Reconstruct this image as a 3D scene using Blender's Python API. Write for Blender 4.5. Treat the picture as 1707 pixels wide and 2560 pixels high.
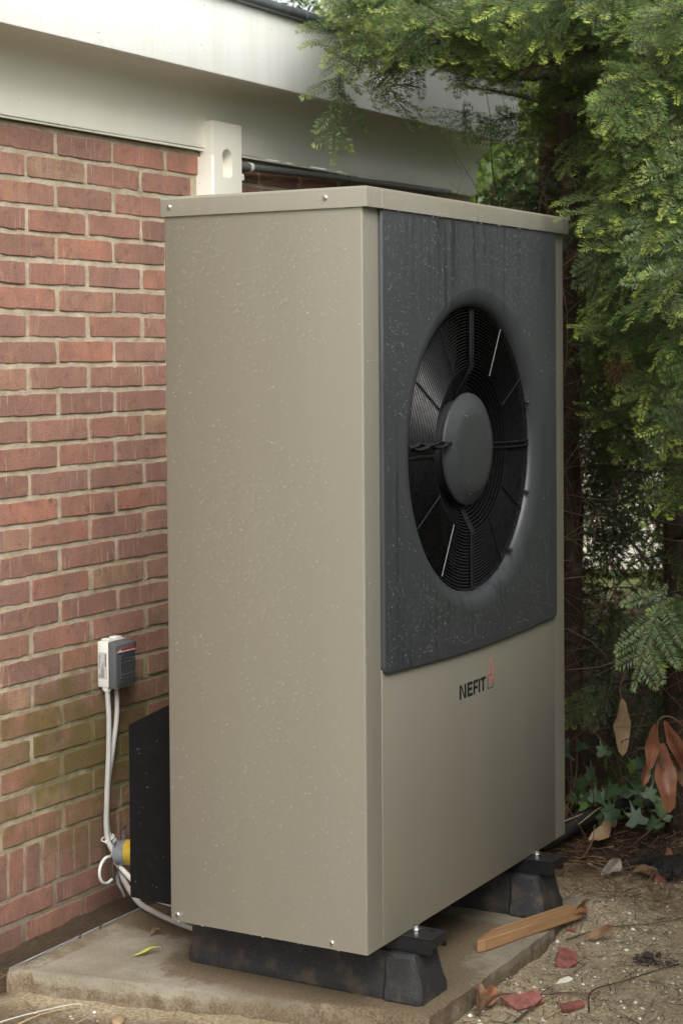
import bpy, bmesh, math, random
import numpy as np
from mathutils import Vector, Matrix, Euler
random.seed(7); RNG = np.random.default_rng(11)
scene = bpy.context.scene
for o in list(bpy.data.objects): bpy.data.objects.remove(o)
rad = math.radians

# ------------------------------------------------------------------ camera, sky, sun, exposure
cam_d = bpy.data.cameras.new('camera'); cam = bpy.data.objects.new('camera', cam_d)
scene.collection.objects.link(cam); scene.camera = cam
YAW, PITCH, ROLL = 0.51552, -0.02364, -0.00716
fw = Vector((math.cos(PITCH)*math.cos(YAW), math.cos(PITCH)*math.sin(YAW), math.sin(PITCH)))
rt = Vector((math.sin(YAW), -math.cos(YAW), 0)); up = rt.cross(fw)
r2 = rt*math.cos(ROLL) + up*math.sin(ROLL); u2 = -rt*math.sin(ROLL) + up*math.cos(ROLL)
m = Matrix((r2, u2, -fw)).transposed().to_4x4(); m.translation = Vector((-2.7905, -1.53593, 1.0847))
cam.matrix_world = m
cam_d.sensor_fit = 'HORIZONTAL'; cam_d.sensor_width = 24.0
cam_d.lens = 4470.58/1707*24.0
cam_d.shift_y = -294.3/1707
cam_d.clip_start = 0.05; cam_d.clip_end = 900
cam_d.dof.use_dof = True; cam_d.dof.focus_distance = 3.35; cam_d.dof.aperture_fstop = 9.0

SUN_ELEV, SUN_DIR = 43, Vector((-0.72, -0.69, 0))          # overcast: a broad soft brightness behind the photographer
world = bpy.data.worlds.new('World'); scene.world = world; world.use_nodes = True
wn = world.node_tree; wn.nodes.clear()
sky = wn.nodes.new('ShaderNodeTexSky'); sky.sky_type = 'NISHITA'; sky.sun_disc = False
sky.sun_elevation = rad(SUN_ELEV); sky.sun_rotation = math.atan2(SUN_DIR.x, SUN_DIR.y)
sky.air_density = 1.0; sky.dust_density = 4.0; sky.ozone_density = 1.0
hs = wn.nodes.new('ShaderNodeHueSaturation'); hs.inputs['Saturation'].default_value = 0.16   # cloud cover greys the sky
bg = wn.nodes.new('ShaderNodeBackground'); bg.inputs['Strength'].default_value = 0.15
wo = wn.nodes.new('ShaderNodeOutputWorld')
wn.links.new(sky.outputs[0], hs.inputs['Color']); wn.links.new(hs.outputs[0], bg.inputs[0]); wn.links.new(bg.outputs[0], wo.inputs[0])
sd = bpy.data.lights.new('sun', 'SUN'); sd.energy = 1.5; sd.angle = rad(40); sd.color = (1.0, 0.965, 0.90)
sun = bpy.data.objects.new('sun', sd); scene.collection.objects.link(sun)
e = rad(SUN_ELEV); sv = SUN_DIR.normalized()*math.cos(e) + Vector((0, 0, math.sin(e)))
sun.rotation_euler = sv.to_track_quat('Z', 'Y').to_euler(); sun.location = (-3, -3, 6)
vs = scene.view_settings; vs.view_transform = 'Standard'; vs.look = 'None'; vs.exposure = 0.95; vs.gamma = 1.0
vs.use_curve_mapping = False
scene.render.engine = 'CYCLES'

# ------------------------------------------------------------------ materials
MATS = {}
class NT:
    def __init__(s, name):
        s.m = bpy.data.materials.new(name); s.m.use_nodes = True; s.t = s.m.node_tree; s.t.nodes.clear()
        s.o = s.n('OutputMaterial'); s.b = s.n('BsdfPrincipled'); s.l(s.b.outputs[0], s.o.inputs[0])
        MATS[name] = s.m
    def n(s, k, **kw):
        nd = s.t.nodes.new('ShaderNode'+k)
        for a, v in kw.items():
            if a in nd.inputs.keys() and not hasattr(type(nd), a): nd.inputs[a].default_value = v
            else: setattr(nd, a, v)
        return nd
    def l(s, a, b): s.t.links.new(a, b)
    def coord(s, kind='Object', scale=(1, 1, 1), off=None):
        c = s.n('TexCoord'); mp = s.n('Mapping'); mp.inputs['Scale'].default_value = scale
        s.l(c.outputs[kind], mp.inputs[0])
        if off is not None: s.l(off, mp.inputs['Location'])
        return mp.outputs[0]
    def noise(s, vec, scale, detail=4, rough=.55, dist=0):
        nd = s.n('TexNoise'); nd.inputs['Scale'].default_value = scale; nd.inputs['Detail'].default_value = detail
        nd.inputs['Roughness'].default_value = rough; nd.inputs['Distortion'].default_value = dist
        s.l(vec, nd.inputs['Vector']); return nd.outputs[0]
    def ramp(s, fac, stops):
        r = s.n('ValToRGB'); els = r.color_ramp.elements
        while len(els) < len(stops): els.new(.5)
        for el, (p, c) in zip(els, stops):
            el.position = p; el.color = tuple(c)+(1,) if hasattr(c, '__len__') else (c, c, c, 1)
        s.l(fac, r.inputs[0]); return r.outputs[0]
    def mix(s, fac, a, b, mode='MIX'):
        x = s.n('Mix'); x.data_type = 'RGBA'; x.blend_type = mode
        for sock, v in ((x.inputs[0], fac), (x.inputs[6], a), (x.inputs[7], b)):
            if hasattr(v, 'node'): s.l(v, sock)
            elif hasattr(v, '__len__'): sock.default_value = tuple(v)+(1,)
            else: sock.default_value = v
        return x.outputs[2]
    def math(s, op, a, b=0, c=0):
        x = s.n('Math'); x.operation = op
        for i, v in enumerate((a, b, c)):
            if hasattr(v, 'node'): s.l(v, x.inputs[i])
            else: x.inputs[i].default_value = v
        return x.outputs[0]
    def bump(s, h, strength, dist, prev=None):
        b = s.n('Bump'); b.inputs['Strength'].default_value = strength; b.inputs['Distance'].default_value = dist
        s.l(h, b.inputs['Height'])
        if prev is not None: s.l(prev, b.inputs['Normal'])
        return b.outputs[0]
    def set(s, **kw):
        for k, v in kw.items():
            sock = s.b.inputs[k.replace('_', ' ')]
            if hasattr(v, 'node'): s.l(v, sock)
            elif hasattr(v, '__len__') and len(v) == 3: sock.default_value = tuple(v)+(1,)
            else: sock.default_value = v
        return s.m

def simple(name, col, rough=.5, vary=.15, nscale=12, bump=0, bscale=200, metallic=0, bdist=.002, spec=.5):
    t = NT(name); v = t.coord()
    n = t.noise(v, nscale, 5)
    lo = tuple(c*(1-vary) for c in col); hi = tuple(min(1, c*(1+vary)) for c in col)
    c = t.ramp(n, [(.3, lo), (.7, hi)])
    rg = t.ramp(t.noise(v, nscale*2.3, 3), [(.3, max(0.02, rough-.08)), (.7, min(1, rough+.08))])
    t.set(Base_Color=c, Roughness=rg, Metallic=metallic, Specular_IOR_Level=spec)
    if bump: t.set(Normal=t.bump(t.noise(v, bscale, 6, .6), bump, bdist))
    return t.m

# brick: each brick is its own object, so the object's random number varies the firing colour
def brick_mat():
    t = NT('brick'); oi = t.n('ObjectInfo'); g = t.n('NewGeometry')
    rnd = oi.outputs['Random']
    wp = g.outputs['Position']
    base = t.ramp(rnd, [(0, (.195, .115, .098)), (.14, (.350, .165, .125)), (.28, (.260, .142, .122)), (.42, (.400, .180, .125)),
                        (.56, (.300, .165, .142)), (.70, (.370, .205, .150)), (.84, (.345, .235, .160)), (.93, (.225, .130, .112)), (1, (.42, .215, .15))])
    big = t.noise(wp, 11, 5, .6, .4)
    base = t.mix(t.ramp(big, [(.40, 0), (.68, .75)]), base, (.20, .115, .092))
    ylw = t.noise(wp, 17, 4, .55, .8)
    base = t.mix(t.ramp(ylw, [(.54, 0), (.72, .55)]), base, (.36, .20, .11))
    # upright smears and lime runs
    mp = t.n('Mapping'); mp.inputs['Scale'].default_value = (60, 60, 5); t.l(wp, mp.inputs[0])
    st = t.noise(mp.outputs[0], 1, 4, .55)
    base = t.mix(t.ramp(st, [(.46, 0), (.66, .60)]), base, (.235, .15, .14))
    mp2 = t.n('Mapping'); mp2.inputs['Scale'].default_value = (130, 130, 9); t.l(wp, mp2.inputs[0])
    lime = t.ramp(t.noise(mp2.outputs[0], 1, 5, .6), [(.57, 0), (.68, 1)])
    patch = t.ramp(t.noise(wp, 6.5, 3), [(.44, 0), (.62, .50)])
    base = t.mix(t.math('MULTIPLY', lime, patch), base, (.62, .55, .50))
    grit = t.noise(wp, 230, 4, .7)
    base = t.mix(t.ramp(grit, [(.30, .75), (.44, 0)]), base, (.075, .045, .04))
    sp = t.ramp(t.noise(wp, 210, 3, .6), [(.62, 0), (.72, .55)])
    base = t.mix(sp, base, (.52, .42, .34))
    # damp algae on the lower courses beside the unit (a stain of its own)
    sep = t.n('SeparateXYZ'); t.l(wp, sep.inputs[0])
    dx = t.math('MULTIPLY', t.math('SUBTRACT', sep.outputs[0], .50), 2.1); dz = t.math('MULTIPLY', t.math('SUBTRACT', sep.outputs[2], .16), 3.6)
    d = t.math('SQRT', t.math('ADD', t.math('MULTIPLY', dx, dx), t.math('MULTIPLY', dz, dz)))
    alg = t.math('SUBTRACT', t.math('ADD', 1.02, t.math('MULTIPLY', t.math('SUBTRACT', t.noise(wp, 9, 5, .6), .5), 2.0)), d)
    base = t.mix(t.ramp(alg, [(.10, 0), (.70, .74)]), base, (.105, .098, .016))
    low = t.n('MapRange'); low.inputs[1].default_value = .04; low.inputs[2].default_value = -.2; low.inputs[3].default_value = 0; low.inputs[4].default_value = .7
    t.l(sep.outputs[2], low.inputs[0])
    base = t.mix(t.math('MULTIPLY', low.outputs[0], t.ramp(t.noise(wp, 14, 5), [(.3, .5), (.7, 1)])), base, (.10, .058, .045))
    hsv = t.n('HueSaturation'); hsv.inputs['Saturation'].default_value = .94; hsv.inputs['Value'].default_value = 1.03; t.l(base, hsv.inputs['Color']); base = t.mix(1.0, hsv.outputs[0], (1.0, .93, .84), 'MULTIPLY')
    base = t.mix(t.ramp(t.noise(wp, 38, 5, .65, .6), [(.56, 0), (.70, .55)]), base, (.10, .062, .055))
    nb = t.bump(t.noise(wp, 260, 6, .65), .75, .0026)
    nb = t.bump(t.ramp(t.noise(wp, 75, 4, .6, 1.2), [(.30, 0), (.40, 1)]), .6, .0022, nb)
    t.set(Base_Color=base, Roughness=.86, Normal=nb, Specular_IOR_Level=.25)
brick_mat()
def mortar_mat():
    t = NT('mortar'); g = t.n('NewGeometry'); wp = g.outputs['Position']
    c = t.ramp(t.noise(wp, 22, 6, .6), [(.28, (.32, .27, .19)), (.55, (.475, .41, .305)), (.8, (.58, .52, .40))])
    c = t.mix(t.ramp(t.noise(wp, 350, 3), [(.30, .7), (.44, 0)]), c, (.13, .105, .075))
    sep = t.n('SeparateXYZ'); t.l(wp, sep.inputs[0])
    dx = t.math('MULTIPLY', t.math('SUBTRACT', sep.outputs[0], .58), 1.7); dz = t.math('MULTIPLY', t.math('SUBTRACT', sep.outputs[2], .15), 2.6)
    d = t.math('SQRT', t.math('ADD', t.math('MULTIPLY', dx, dx), t.math('MULTIPLY', dz, dz)))
    alg = t.math('SUBTRACT', t.math('ADD', 1.05, t.math('MULTIPLY', t.math('SUBTRACT', t.noise(wp, 12, 5, .6), .5), 2)), d)
    c = t.mix(t.ramp(alg, [(.15, 0), (.8, .75)]), c, (.10, .095, .022))
    low = t.n('MapRange'); low.inputs[1].default_value = .02; low.inputs[2].default_value = -.2; low.inputs[3].default_value = 0; low.inputs[4].default_value = .75
    t.l(sep.outputs[2], low.inputs[0]); c = t.mix(low.outputs[0], c, (.10, .08, .055))
    nb = t.bump(t.noise(wp, 330, 6, .7), .9, .003); nb = t.bump(t.noise(wp, 70, 4), .5, .004, nb)
    t.set(Base_Color=c, Roughness=.95, Normal=nb, Specular_IOR_Level=.15)
mortar_mat()
def paint_white(name, col, drops=0, stain=.25):
    t = NT(name); g = t.n('NewGeometry'); wp = g.outputs['Position']
    mp = t.n('Mapping'); mp.inputs['Scale'].default_value = (22, 22, 1.3); t.l(wp, mp.inputs[0])
    st = t.ramp(t.noise(mp.outputs[0], 1, 5, .6), [(.5, 0), (.75, stain)])
    c = t.mix(st, col, (.52, .53, .47))
    c = t.mix(t.ramp(t.noise(wp, 4, 4), [(.4, 0), (.75, .12)]), c, (.55, .53, .42))
    c = t.mix(t.ramp(t.noise(wp, 95, 2, .5), [(.74, 0), (.765, .6)]), c, (.09, .085, .07))
    nb = t.bump(t.noise(wp, 60, 4), .12, .002)
    if drops: nb = t.bump(t.ramp(t.noise(wp, 330, 2, .5), [(.56, 0), (.68, 1)]), .5, .0016, nb)
    t.set(Base_Color=c, Roughness=.42, Normal=nb)
paint_white('white_paint_wet', (.80, .81, .77), 1, .30)
paint_white('white_paint', (.77, .75, .66), 0, .12)
def metal_paint(name, col, rough, streak=.10):
    t = NT(name); g = t.n('NewGeometry'); wp = g.outputs['Position']
    mp = t.n('Mapping'); mp.inputs['Scale'].default_value = (9, 9, .8); t.l(wp, mp.inputs[0])
    f = t.noise(mp.outputs[0], 1, 4, .55)
    c = t.mix(t.ramp(f, [(.45, 0), (.75, streak*3)]), col, tuple(x*.86 for x in col))
    c = t.mix(t.ramp(t.noise(wp, 900, 2), [(.35, .10), (.65, 0)]), c, tuple(x*.8 for x in col))
    r = t.ramp(t.noise(mp.outputs[0], 2.1, 4), [(.3, rough-.07), (.7, rough+.07)])
    t.set(Base_Color=c, Roughness=r, Metallic=.25, Normal=t.bump(t.noise(wp, 700, 3), .04, .0006))
metal_paint('beige_metal', (.262, .244, .194), .42)
def dark_panel_mat():
    t = NT('anthracite_panel'); g = t.n('NewGeometry'); wp = g.outputs['Position']
    mp = t.n('Mapping'); mp.inputs['Scale'].default_value = (75, 75, 2.2); t.l(wp, mp.inputs[0])
    run = t.ramp(t.noise(mp.outputs[0], 1, 3, .5), [(.53, 0), (.66, 1)])
    where = t.ramp(t.noise(wp, 4.2, 3), [(.40, 0), (.62, .9)])
    k = t.math('MULTIPLY', run, where)
    c = t.mix(k, (.040, .044, .047), (.017, .018, .020))        # wet runs wash the dull film off
    r = t.mix(k, (.46, .46, .46), (.25, .25, .25))
    t.set(Base_Color=c, Roughness=r, Normal=t.bump(t.noise(wp, 900, 3), .08, .0006))
dark_panel_mat()
simple('hub_plastic', (.036, .039, .041), .42, .06, 8)
simple('black_wire', (.008, .008, .009), .30, .1, 30, spec=.35)
simple('black_shroud', (.004, .004, .004), .8, .1, 30, spec=.1)
simple('fan_blade_plastic', (.010, .010, .011), .6, .1, 20, spec=.25)
simple('black_cover', (.0065, .0065, .0068), .7, .15, 20, .05, 400, spec=.15)
simple('seam_dark', (.03, .028, .024), .7)
simple('steel', (.62, .62, .60), .22, .1, 60, metallic=1)
simple('black_steel', (.016, .016, .018), .33, .25, 40, .1, 300, metallic=.2)
simple('grey_pvc', (.42, .41, .38), .45, .10, 20)
simple('conduit_grey', (.12, .125, .125), .5, .15, 20)
simple('zinc', (.16, .18, .19), .38, .25, 14, .1, 120, metallic=.5)
simple('white_plastic', (.72, .71, .65), .42, .04, 20)
simple('switch_grey', (.105, .11, .115), .38, .06, 30)
simple('switch_dark', (.045, .048, .052), .38, .06, 30)
simple('red_print', (.40, .02, .018), .4, .05, 30)
simple('white_print', (.8, .8, .78), .4, .02, 30)
simple('ink', (.012, .012, .012), .5, .05, 30)
simple('label_paper', (.50, .50, .47), .5, .05, 40)
simple('logo_red', (.42, .13, .13), .5, .05, 30)
simple('yellow_tape', (.46, .32, .03), .4, .12, 60)
simple('grey_tape', (.19, .20, .215), .42, .25, 60, .4, 80)
simple('blue_plastic', (.02, .09, .40), .4, .05, 30)
simple('tile_red', (.205, .070, .054), .7, .5, 60, .6, 160)
simple('leaf_rust', (.235, .100, .055), .42, .25, 30, .25, 90)
simple('leaf_tan', (.27, .185, .10), .55, .2, 30, .3, 90)
simple('leaf_brown', (.17, .10, .05), .6, .35, 30, .4, 90)
simple('leaf_grey', (.24, .21, .17), .7, .35, 30, .4, 90)
simple('leaf_lime', (.30, .33, .06), .5, .2, 30)
simple('shell_white', (.70, .66, .56), .5, .12, 60, .2, 200)
simple('charred', (.012, .011, .010), .7, .3, 60)
simple('hose_black', (.020, .020, .019), .55, .35, 16, .3, 120)
simple('twig_brown', (.105, .062, .036), .8, .35, 30)
simple('twig_dark', (.055, .035, .022), .85, .35, 30)
simple('straw', (.30, .22, .11), .8, .3, 40)
simple('blossom', (.62, .26, .21), .5, .15, 40)
def water_mat():
    t = NT('water_drop')
    t.set(Base_Color=(.60, .59, .55), Roughness=.05, Alpha=.32, IOR=1.33)
water_mat()
def bark_mat(name, a, b, spot):
    t = NT(name); v = t.coord('Object', (1, 1, .25))
    n = t.noise(v, 34, 6, .65, .5)
    c = t.ramp(n, [(.3, a), (.62, b)])
    c = t.mix(t.ramp(t.noise(t.coord(), 22, 3), [(.60, 0), (.68, .6)]), c, spot)
    t.set(Base_Color=c, Roughness=.88, Normal=t.bump(n, .8, .01), Specular_IOR_Level=.2)
bark_mat('yew_bark', (.016, .011, .008), (.050, .033, .023), (.075, .065, .042))
bark_mat('yew_bark_red', (.045, .020, .016), (.13, .058, .044), (.20, .17, .13))
def leaf_mat(name, dark, light, rough=.42, trans=.35):
    t = NT(name); a = t.n('Attribute'); a.attribute_name = 'tip'
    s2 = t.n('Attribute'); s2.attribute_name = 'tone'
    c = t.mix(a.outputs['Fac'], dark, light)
    c = t.mix(s2.outputs['Fac'], c, tuple(x*.45 for x in dark), 'MIX')  # tone darkens the leaf colour, raised on inner sprays as painted shade
    t.set(Base_Color=c, Roughness=rough, Specular_IOR_Level=.5)
    tr = t.n('BsdfTranslucent'); t.l(t.mix(.5, c, c), tr.inputs[0])
    mx = t.n('MixShader'); mx.inputs[0].default_value = trans
    t.l(t.b.outputs[0], mx.inputs[1]); t.l(tr.outputs[0], mx.inputs[2]); t.l(mx.outputs[0], t.o.inputs[0])
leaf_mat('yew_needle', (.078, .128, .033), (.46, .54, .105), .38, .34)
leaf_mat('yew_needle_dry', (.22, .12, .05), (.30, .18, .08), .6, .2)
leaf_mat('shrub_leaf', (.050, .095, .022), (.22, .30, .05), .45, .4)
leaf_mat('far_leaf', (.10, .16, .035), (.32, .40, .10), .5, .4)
def ivy_mat():
    t = NT('ivy_leaf'); oi = t.n('ObjectInfo'); v = t.coord()
    c = t.ramp(oi.outputs['Random'], [(0, (.022, .052, .024)), (.5, (.036, .075, .030)), (.8, (.06, .11, .03)), (1, (.13, .20, .035))])
    c = t.mix(t.ramp(t.noise(v, 130, 3), [(.45, 0), (.7, .4)]), c, (.10, .14, .07))
    t.set(Base_Color=c, Roughness=.28, Normal=t.bump(t.noise(v, 160, 3), .3, .002))
ivy_mat()
def wood_mat():
    t = NT('larch_wood'); v = t.coord('Object', (3, 55, 55))
    c = t.ramp(t.noise(v, 1.2, 5, .6, .6), [(.28, (.17, .085, .036)), (.5, (.30, .165, .075)), (.75, (.38, .23, .115))])
    vv = t.coord()
    c = t.mix(t.ramp(t.noise(vv, 60, 5), [(.60, 0), (.75, .6)]), c, (.13, .085, .05))
    t.set(Base_Color=c, Roughness=.75, Normal=t.bump(t.noise(v, 2, 4), .25, .003))
wood_mat()
def concrete_mat():
    t = NT('concrete'); g = t.n('NewGeometry'); wp = g.outputs['Position']
    a = t.n('Attribute'); a.attribute_name = 'dirt'
    c = t.ramp(t.noise(wp, 5, 6, .6, .4), [(.3, (.185, .160, .115)), (.52, (.270, .238, .180)), (.75, (.36, .33, .265))])
    c = t.mix(t.ramp(t.noise(wp, 160, 5, .7), [(.55, 0), (.68, .65)]), c, (.13, .10, .068))
    c = t.mix(t.ramp(t.noise(wp, 260, 2), [(.68, 0), (.73, .8)]), c, (.04, .03, .022))
    c = t.mix(t.ramp(t.noise(wp, 14, 6, .7, .8), [(.52, 0), (.66, .45)]), c, (.17, .14, .10))
    sand = t.ramp(t.noise(wp, 240, 5, .7), [(.3, (.085, .060, .036)), (.55, (.185, .138, .086)), (.75, (.30, .24, .165))])
    k = t.math('ADD', a.outputs['Fac'], t.math('MULTIPLY', t.math('SUBTRACT', t.noise(wp, 28, 6, .65), .5), .9))
    c = t.mix(t.ramp(k, [(.30, 0), (.52, 1)]), c, sand)
    nb = t.bump(t.noise(wp, 180, 6, .7), .9, .005)
    t.set(Base_Color=c, Roughness=.85, Normal=nb, Specular_IOR_Level=.3)
concrete_mat()
def rubber_mat():
    t = NT('rubber'); g = t.n('NewGeometry'); wp = g.outputs['Position']
    c = t.mix(t.ramp(t.noise(wp, 330, 3, .6), [(.58, 0), (.68, .8)]), (.020, .020, .022), (.085, .072, .056))
    sep = t.n('SeparateXYZ'); t.l(wp, sep.inputs[0])
    k = t.math('ADD', t.noise(wp, 18, 5, .6), t.math('MULTIPLY', t.math('ADD', sep.outputs[2], .085), -1.2))
    c = t.mix(t.ramp(k, [(.52, 0), (.74, .8)]), c, (.115, .083, .050))
    t.set(Base_Color=c, Roughness=.62, Normal=t.bump(t.noise(wp, 380, 4, .7), .7, .003))
rubber_mat()
def soil_mat():
    t = NT('soil'); g = t.n('NewGeometry'); wp = g.outputs['Position']
    a = t.n('Attribute'); a.attribute_name = 'lawn'; h = t.n('Attribute'); h.attribute_name = 'humus'
    s = t.ramp(t.noise(wp, 130, 8, .72), [(.30, (.10, .074, .045)), (.42, (.34, .268, .170)), (.56, (.54, .44, .295)), (.72, (.74, .64, .47))])
    s = t.mix(t.ramp(t.noise(wp, 6, 4), [(.35, .5), (.65, 0)]), s, (.32, .25, .155))
    hm = t.ramp(t.noise(wp, 90, 8, .75), [(.3, (.018, .011, .007)), (.55, (.065, .038, .022)), (.75, (.13, .078, .044))])
    s = t.mix(h.outputs['Fac'], s, hm)
    gr = t.ramp(t.noise(wp, 3, 6, .7), [(.3, (.09, .14, .03)), (.6, (.17, .22, .05)), (.8, (.26, .28, .09))])
    s = t.mix(a.outputs['Fac'], s, gr)
    nb = t.bump(t.noise(wp, 150, 8, .75), 1.0, .010)
    t.set(Base_Color=s, Roughness=.9, Normal=nb, Specular_IOR_Level=.25)
soil_mat()
def path_mat():
    t = NT('pale_gravel'); g = t.n('NewGeometry'); wp = g.outputs['Position']
    t.set(Base_Color=t.ramp(t.noise(wp, 2.2, 7, .7), [(.3, (.34, .30, .25)), (.55, (.55, .50, .42)), (.75, (.66, .60, .54))]), Roughness=.9)
path_mat()
def pebble_mat():
    t = NT('pebble'); a = t.n('Attribute'); a.attribute_name = 'tip'
    c = t.ramp(a.outputs['Fac'], [(0, (.12, .095, .07)), (.40, (.27, .21, .15)), (.66, (.42, .35, .26)), (.84, (.58, .51, .41)), (.96, (.78, .74, .66)), (1, (.36, .13, .10))])
    t.set(Base_Color=c, Roughness=.7)
pebble_mat()
M = MATS

# ------------------------------------------------------------------ helpers
COL = scene.collection
def tag(o, label=None, cat=None, group=None, kind=None):
    if label: o['label'] = label
    if cat: o['category'] = cat
    if group: o['group'] = group
    if kind: o['kind'] = kind
    return o
def link(name, me, mat=None, parent=None):
    o = bpy.data.objects.new(name, me); COL.objects.link(o)
    if mat and me is not None:
        if not me.materials: me.materials.append(M[mat])
    if parent: o.parent = parent
    return o
def empty(name, loc=(0, 0, 0)):
    o = bpy.data.objects.new(name, None); o.location = loc; o.empty_display_size = .05; COL.objects.link(o); return o
class MB:
    def __init__(s): s.v = []; s.f = []
    def add(s, vs, fs):
        b = len(s.v); s.v += [tuple(map(float, v)) for v in vs]; s.f += [tuple(b+i for i in f) for f in fs]; return s
    def box(s, a, b, bev=0, seg=2):
        bm = bmesh.new(); bmesh.ops.create_cube(bm, size=1)
        for v in bm.verts: v.co = Vector([(a[i]+b[i])/2 + v.co[i]*(b[i]-a[i]) for i in range(3)])
        if bev: bmesh.ops.bevel(bm, geom=bm.edges[:], offset=bev, segments=seg, affect='EDGES', profile=.5)
        return s.bm(bm)
    def bm(s, bm):
        bm.verts.index_update(); s.add([v.co for v in bm.verts], [[v.index for v in f.verts] for f in bm.faces]); bm.free(); return s
    def tube(s, pts, r, n=8, cap=True):
        pts = [Vector(p) for p in pts]; k = len(pts); rs = r if hasattr(r, '__len__') else [r]*k
        ring = []; prev = None; vs = []; fs = []
        for i, p in enumerate(pts):
            d = (pts[min(i+1, k-1)] - pts[max(i-1, 0)]).normalized()
            if prev is None:
                a = d.orthogonal().normalized()
            else:
                a = (prev - d*prev.dot(d)).normalized()
            prev = a; b = d.cross(a)
            for j in range(n):
                t = 2*math.pi*j/n; vs.append(p + (a*math.cos(t) + b*math.sin(t))*rs[i])
        for i in range(k-1):
            for j in range(n):
                fs.append((i*n+j, i*n+(j+1) % n, (i+1)*n+(j+1) % n, (i+1)*n+j))
        if cap: fs.append(tuple(range(n-1, -1, -1))); fs.append(tuple((k-1)*n+j for j in range(n)))
        return s.add(vs, fs)
    def lathe_y(s, prof, cx, cz, n=96, close=False):      # prof: (radius, y)
        vs = []; fs = []
        for r, y in prof:
            for j in range(n):
                t = 2*math.pi*j/n; vs.append((cx+r*math.cos(t), y, cz+r*math.sin(t)))
        for i in range(len(prof)-1):
            for j in range(n): fs.append((i*n+j, i*n+(j+1) % n, (i+1)*n+(j+1) % n, (i+1)*n+j))
        if close: fs.append(tuple((len(prof)-1)*n+j for j in range(n)))
        return s.add(vs, fs)
    def prism(s, poly, fn, h0, h1):       # poly in 2D, fn(u,v,h)->xyz
        n = len(poly); vs = [fn(u, v, h0) for u, v in poly] + [fn(u, v, h1) for u, v in poly]
        fs = [tuple(range(n-1, -1, -1)), tuple(range(n, 2*n))] + [(i, (i+1) % n, n+(i+1) % n, n+i) for i in range(n)]
        return s.add(vs, fs)
    def build(s, name, mat, parent=None, smooth=True, ang=35, fix=True):
        me = bpy.data.meshes.new(name); me.from_pydata(s.v, [], s.f); me.update()
        if fix:
            bm = bmesh.new(); bm.from_mesh(me); bmesh.ops.recalc_face_normals(bm, faces=bm.faces); bm.to_mesh(me); bm.free()
        if smooth:
            me.polygons.foreach_set('use_smooth', [True]*len(me.polygons)); me.set_sharp_from_angle(angle=rad(ang))
        return link(name, me, mat, parent)
def flatten(o):      # big flat sheets stay flat shaded beside their rounded edges
    for p in o.data.polygons:
        if abs(p.normal.y) > .9995: p.use_smooth = False
    return o
def smooth_path(pts, n=8):
    pts = [Vector(p) for p in pts]; out = []
    P = [pts[0]*2-pts[1]] + pts + [pts[-1]*2-pts[-2]]
    for i in range(1, len(P)-2):
        for k in range(n):
            t = k/n; a, b, c, d = P[i-1:i+3]
            out.append(.5*((2*b) + (c-a)*t + (2*a-5*b+4*c-d)*t*t + (3*b-a-3*c+d)*t**3))
    out.append(pts[-1]); return out
def text_mesh(body, size, bold=0):
    cu = bpy.data.curves.new('t', 'FONT'); cu.body = body; cu.size = size; cu.offset = bold; cu.align_x = 'LEFT'; cu.resolution_u = 2
    ob = bpy.data.objects.new('t', cu); COL.objects.link(ob)
    me = bpy.data.meshes.new_from_object(ob); bpy.data.objects.remove(ob); return me
def np_mesh(name, V, F, mat, parent=None, attrs=None, smooth=False):
    V = np.asarray(V, np.float32); F = np.asarray(F, np.int32); k = F.shape[1]
    me = bpy.data.meshes.new(name); me.vertices.add(len(V)); me.vertices.foreach_set('co', V.ravel())
    me.loops.add(F.size); me.loops.foreach_set('vertex_index', F.ravel())
    me.polygons.add(len(F)); me.polygons.foreach_set('loop_start', np.arange(len(F), dtype=np.int32)*k)
    if smooth: me.polygons.foreach_set('use_smooth', np.ones(len(F), bool))
    me.update(calc_edges=True)
    for an, av in (attrs or {}).items():
        at = me.attributes.new(an, 'FLOAT', 'POINT'); at.data.foreach_set('value', np.asarray(av, np.float32))
    return link(name, me, mat, parent)
_lat = np.random.default_rng(5).random((64, 64, 64))
def vnoise(x, y, z=0., s=1.):
    x = np.asarray(x, float)*s; y = np.asarray(y, float)*s; z = np.asarray(z, float)*s + np.zeros_like(x)
    xi, yi, zi = np.floor(x).astype(int), np.floor(y).astype(int), np.floor(z).astype(int)
    fx, fy, fz = x-xi, y-yi, z-zi
    fx, fy, fz = [q*q*(3-2*q) for q in (fx, fy, fz)]
    r = 0
    for a in (0, 1):
        for b in (0, 1):
            for c in (0, 1):
                r = r + _lat[(xi+a) % 64, (yi+b) % 64, (zi+c) % 64]*(fx if a else 1-fx)*(fy if b else 1-fy)*(fz if c else 1-fz)
    return r
def fnoise(x, y, z=0., s=1., o=4): return sum(vnoise(x, y, z, s*2**i)/2**i for i in range(o))/2

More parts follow.
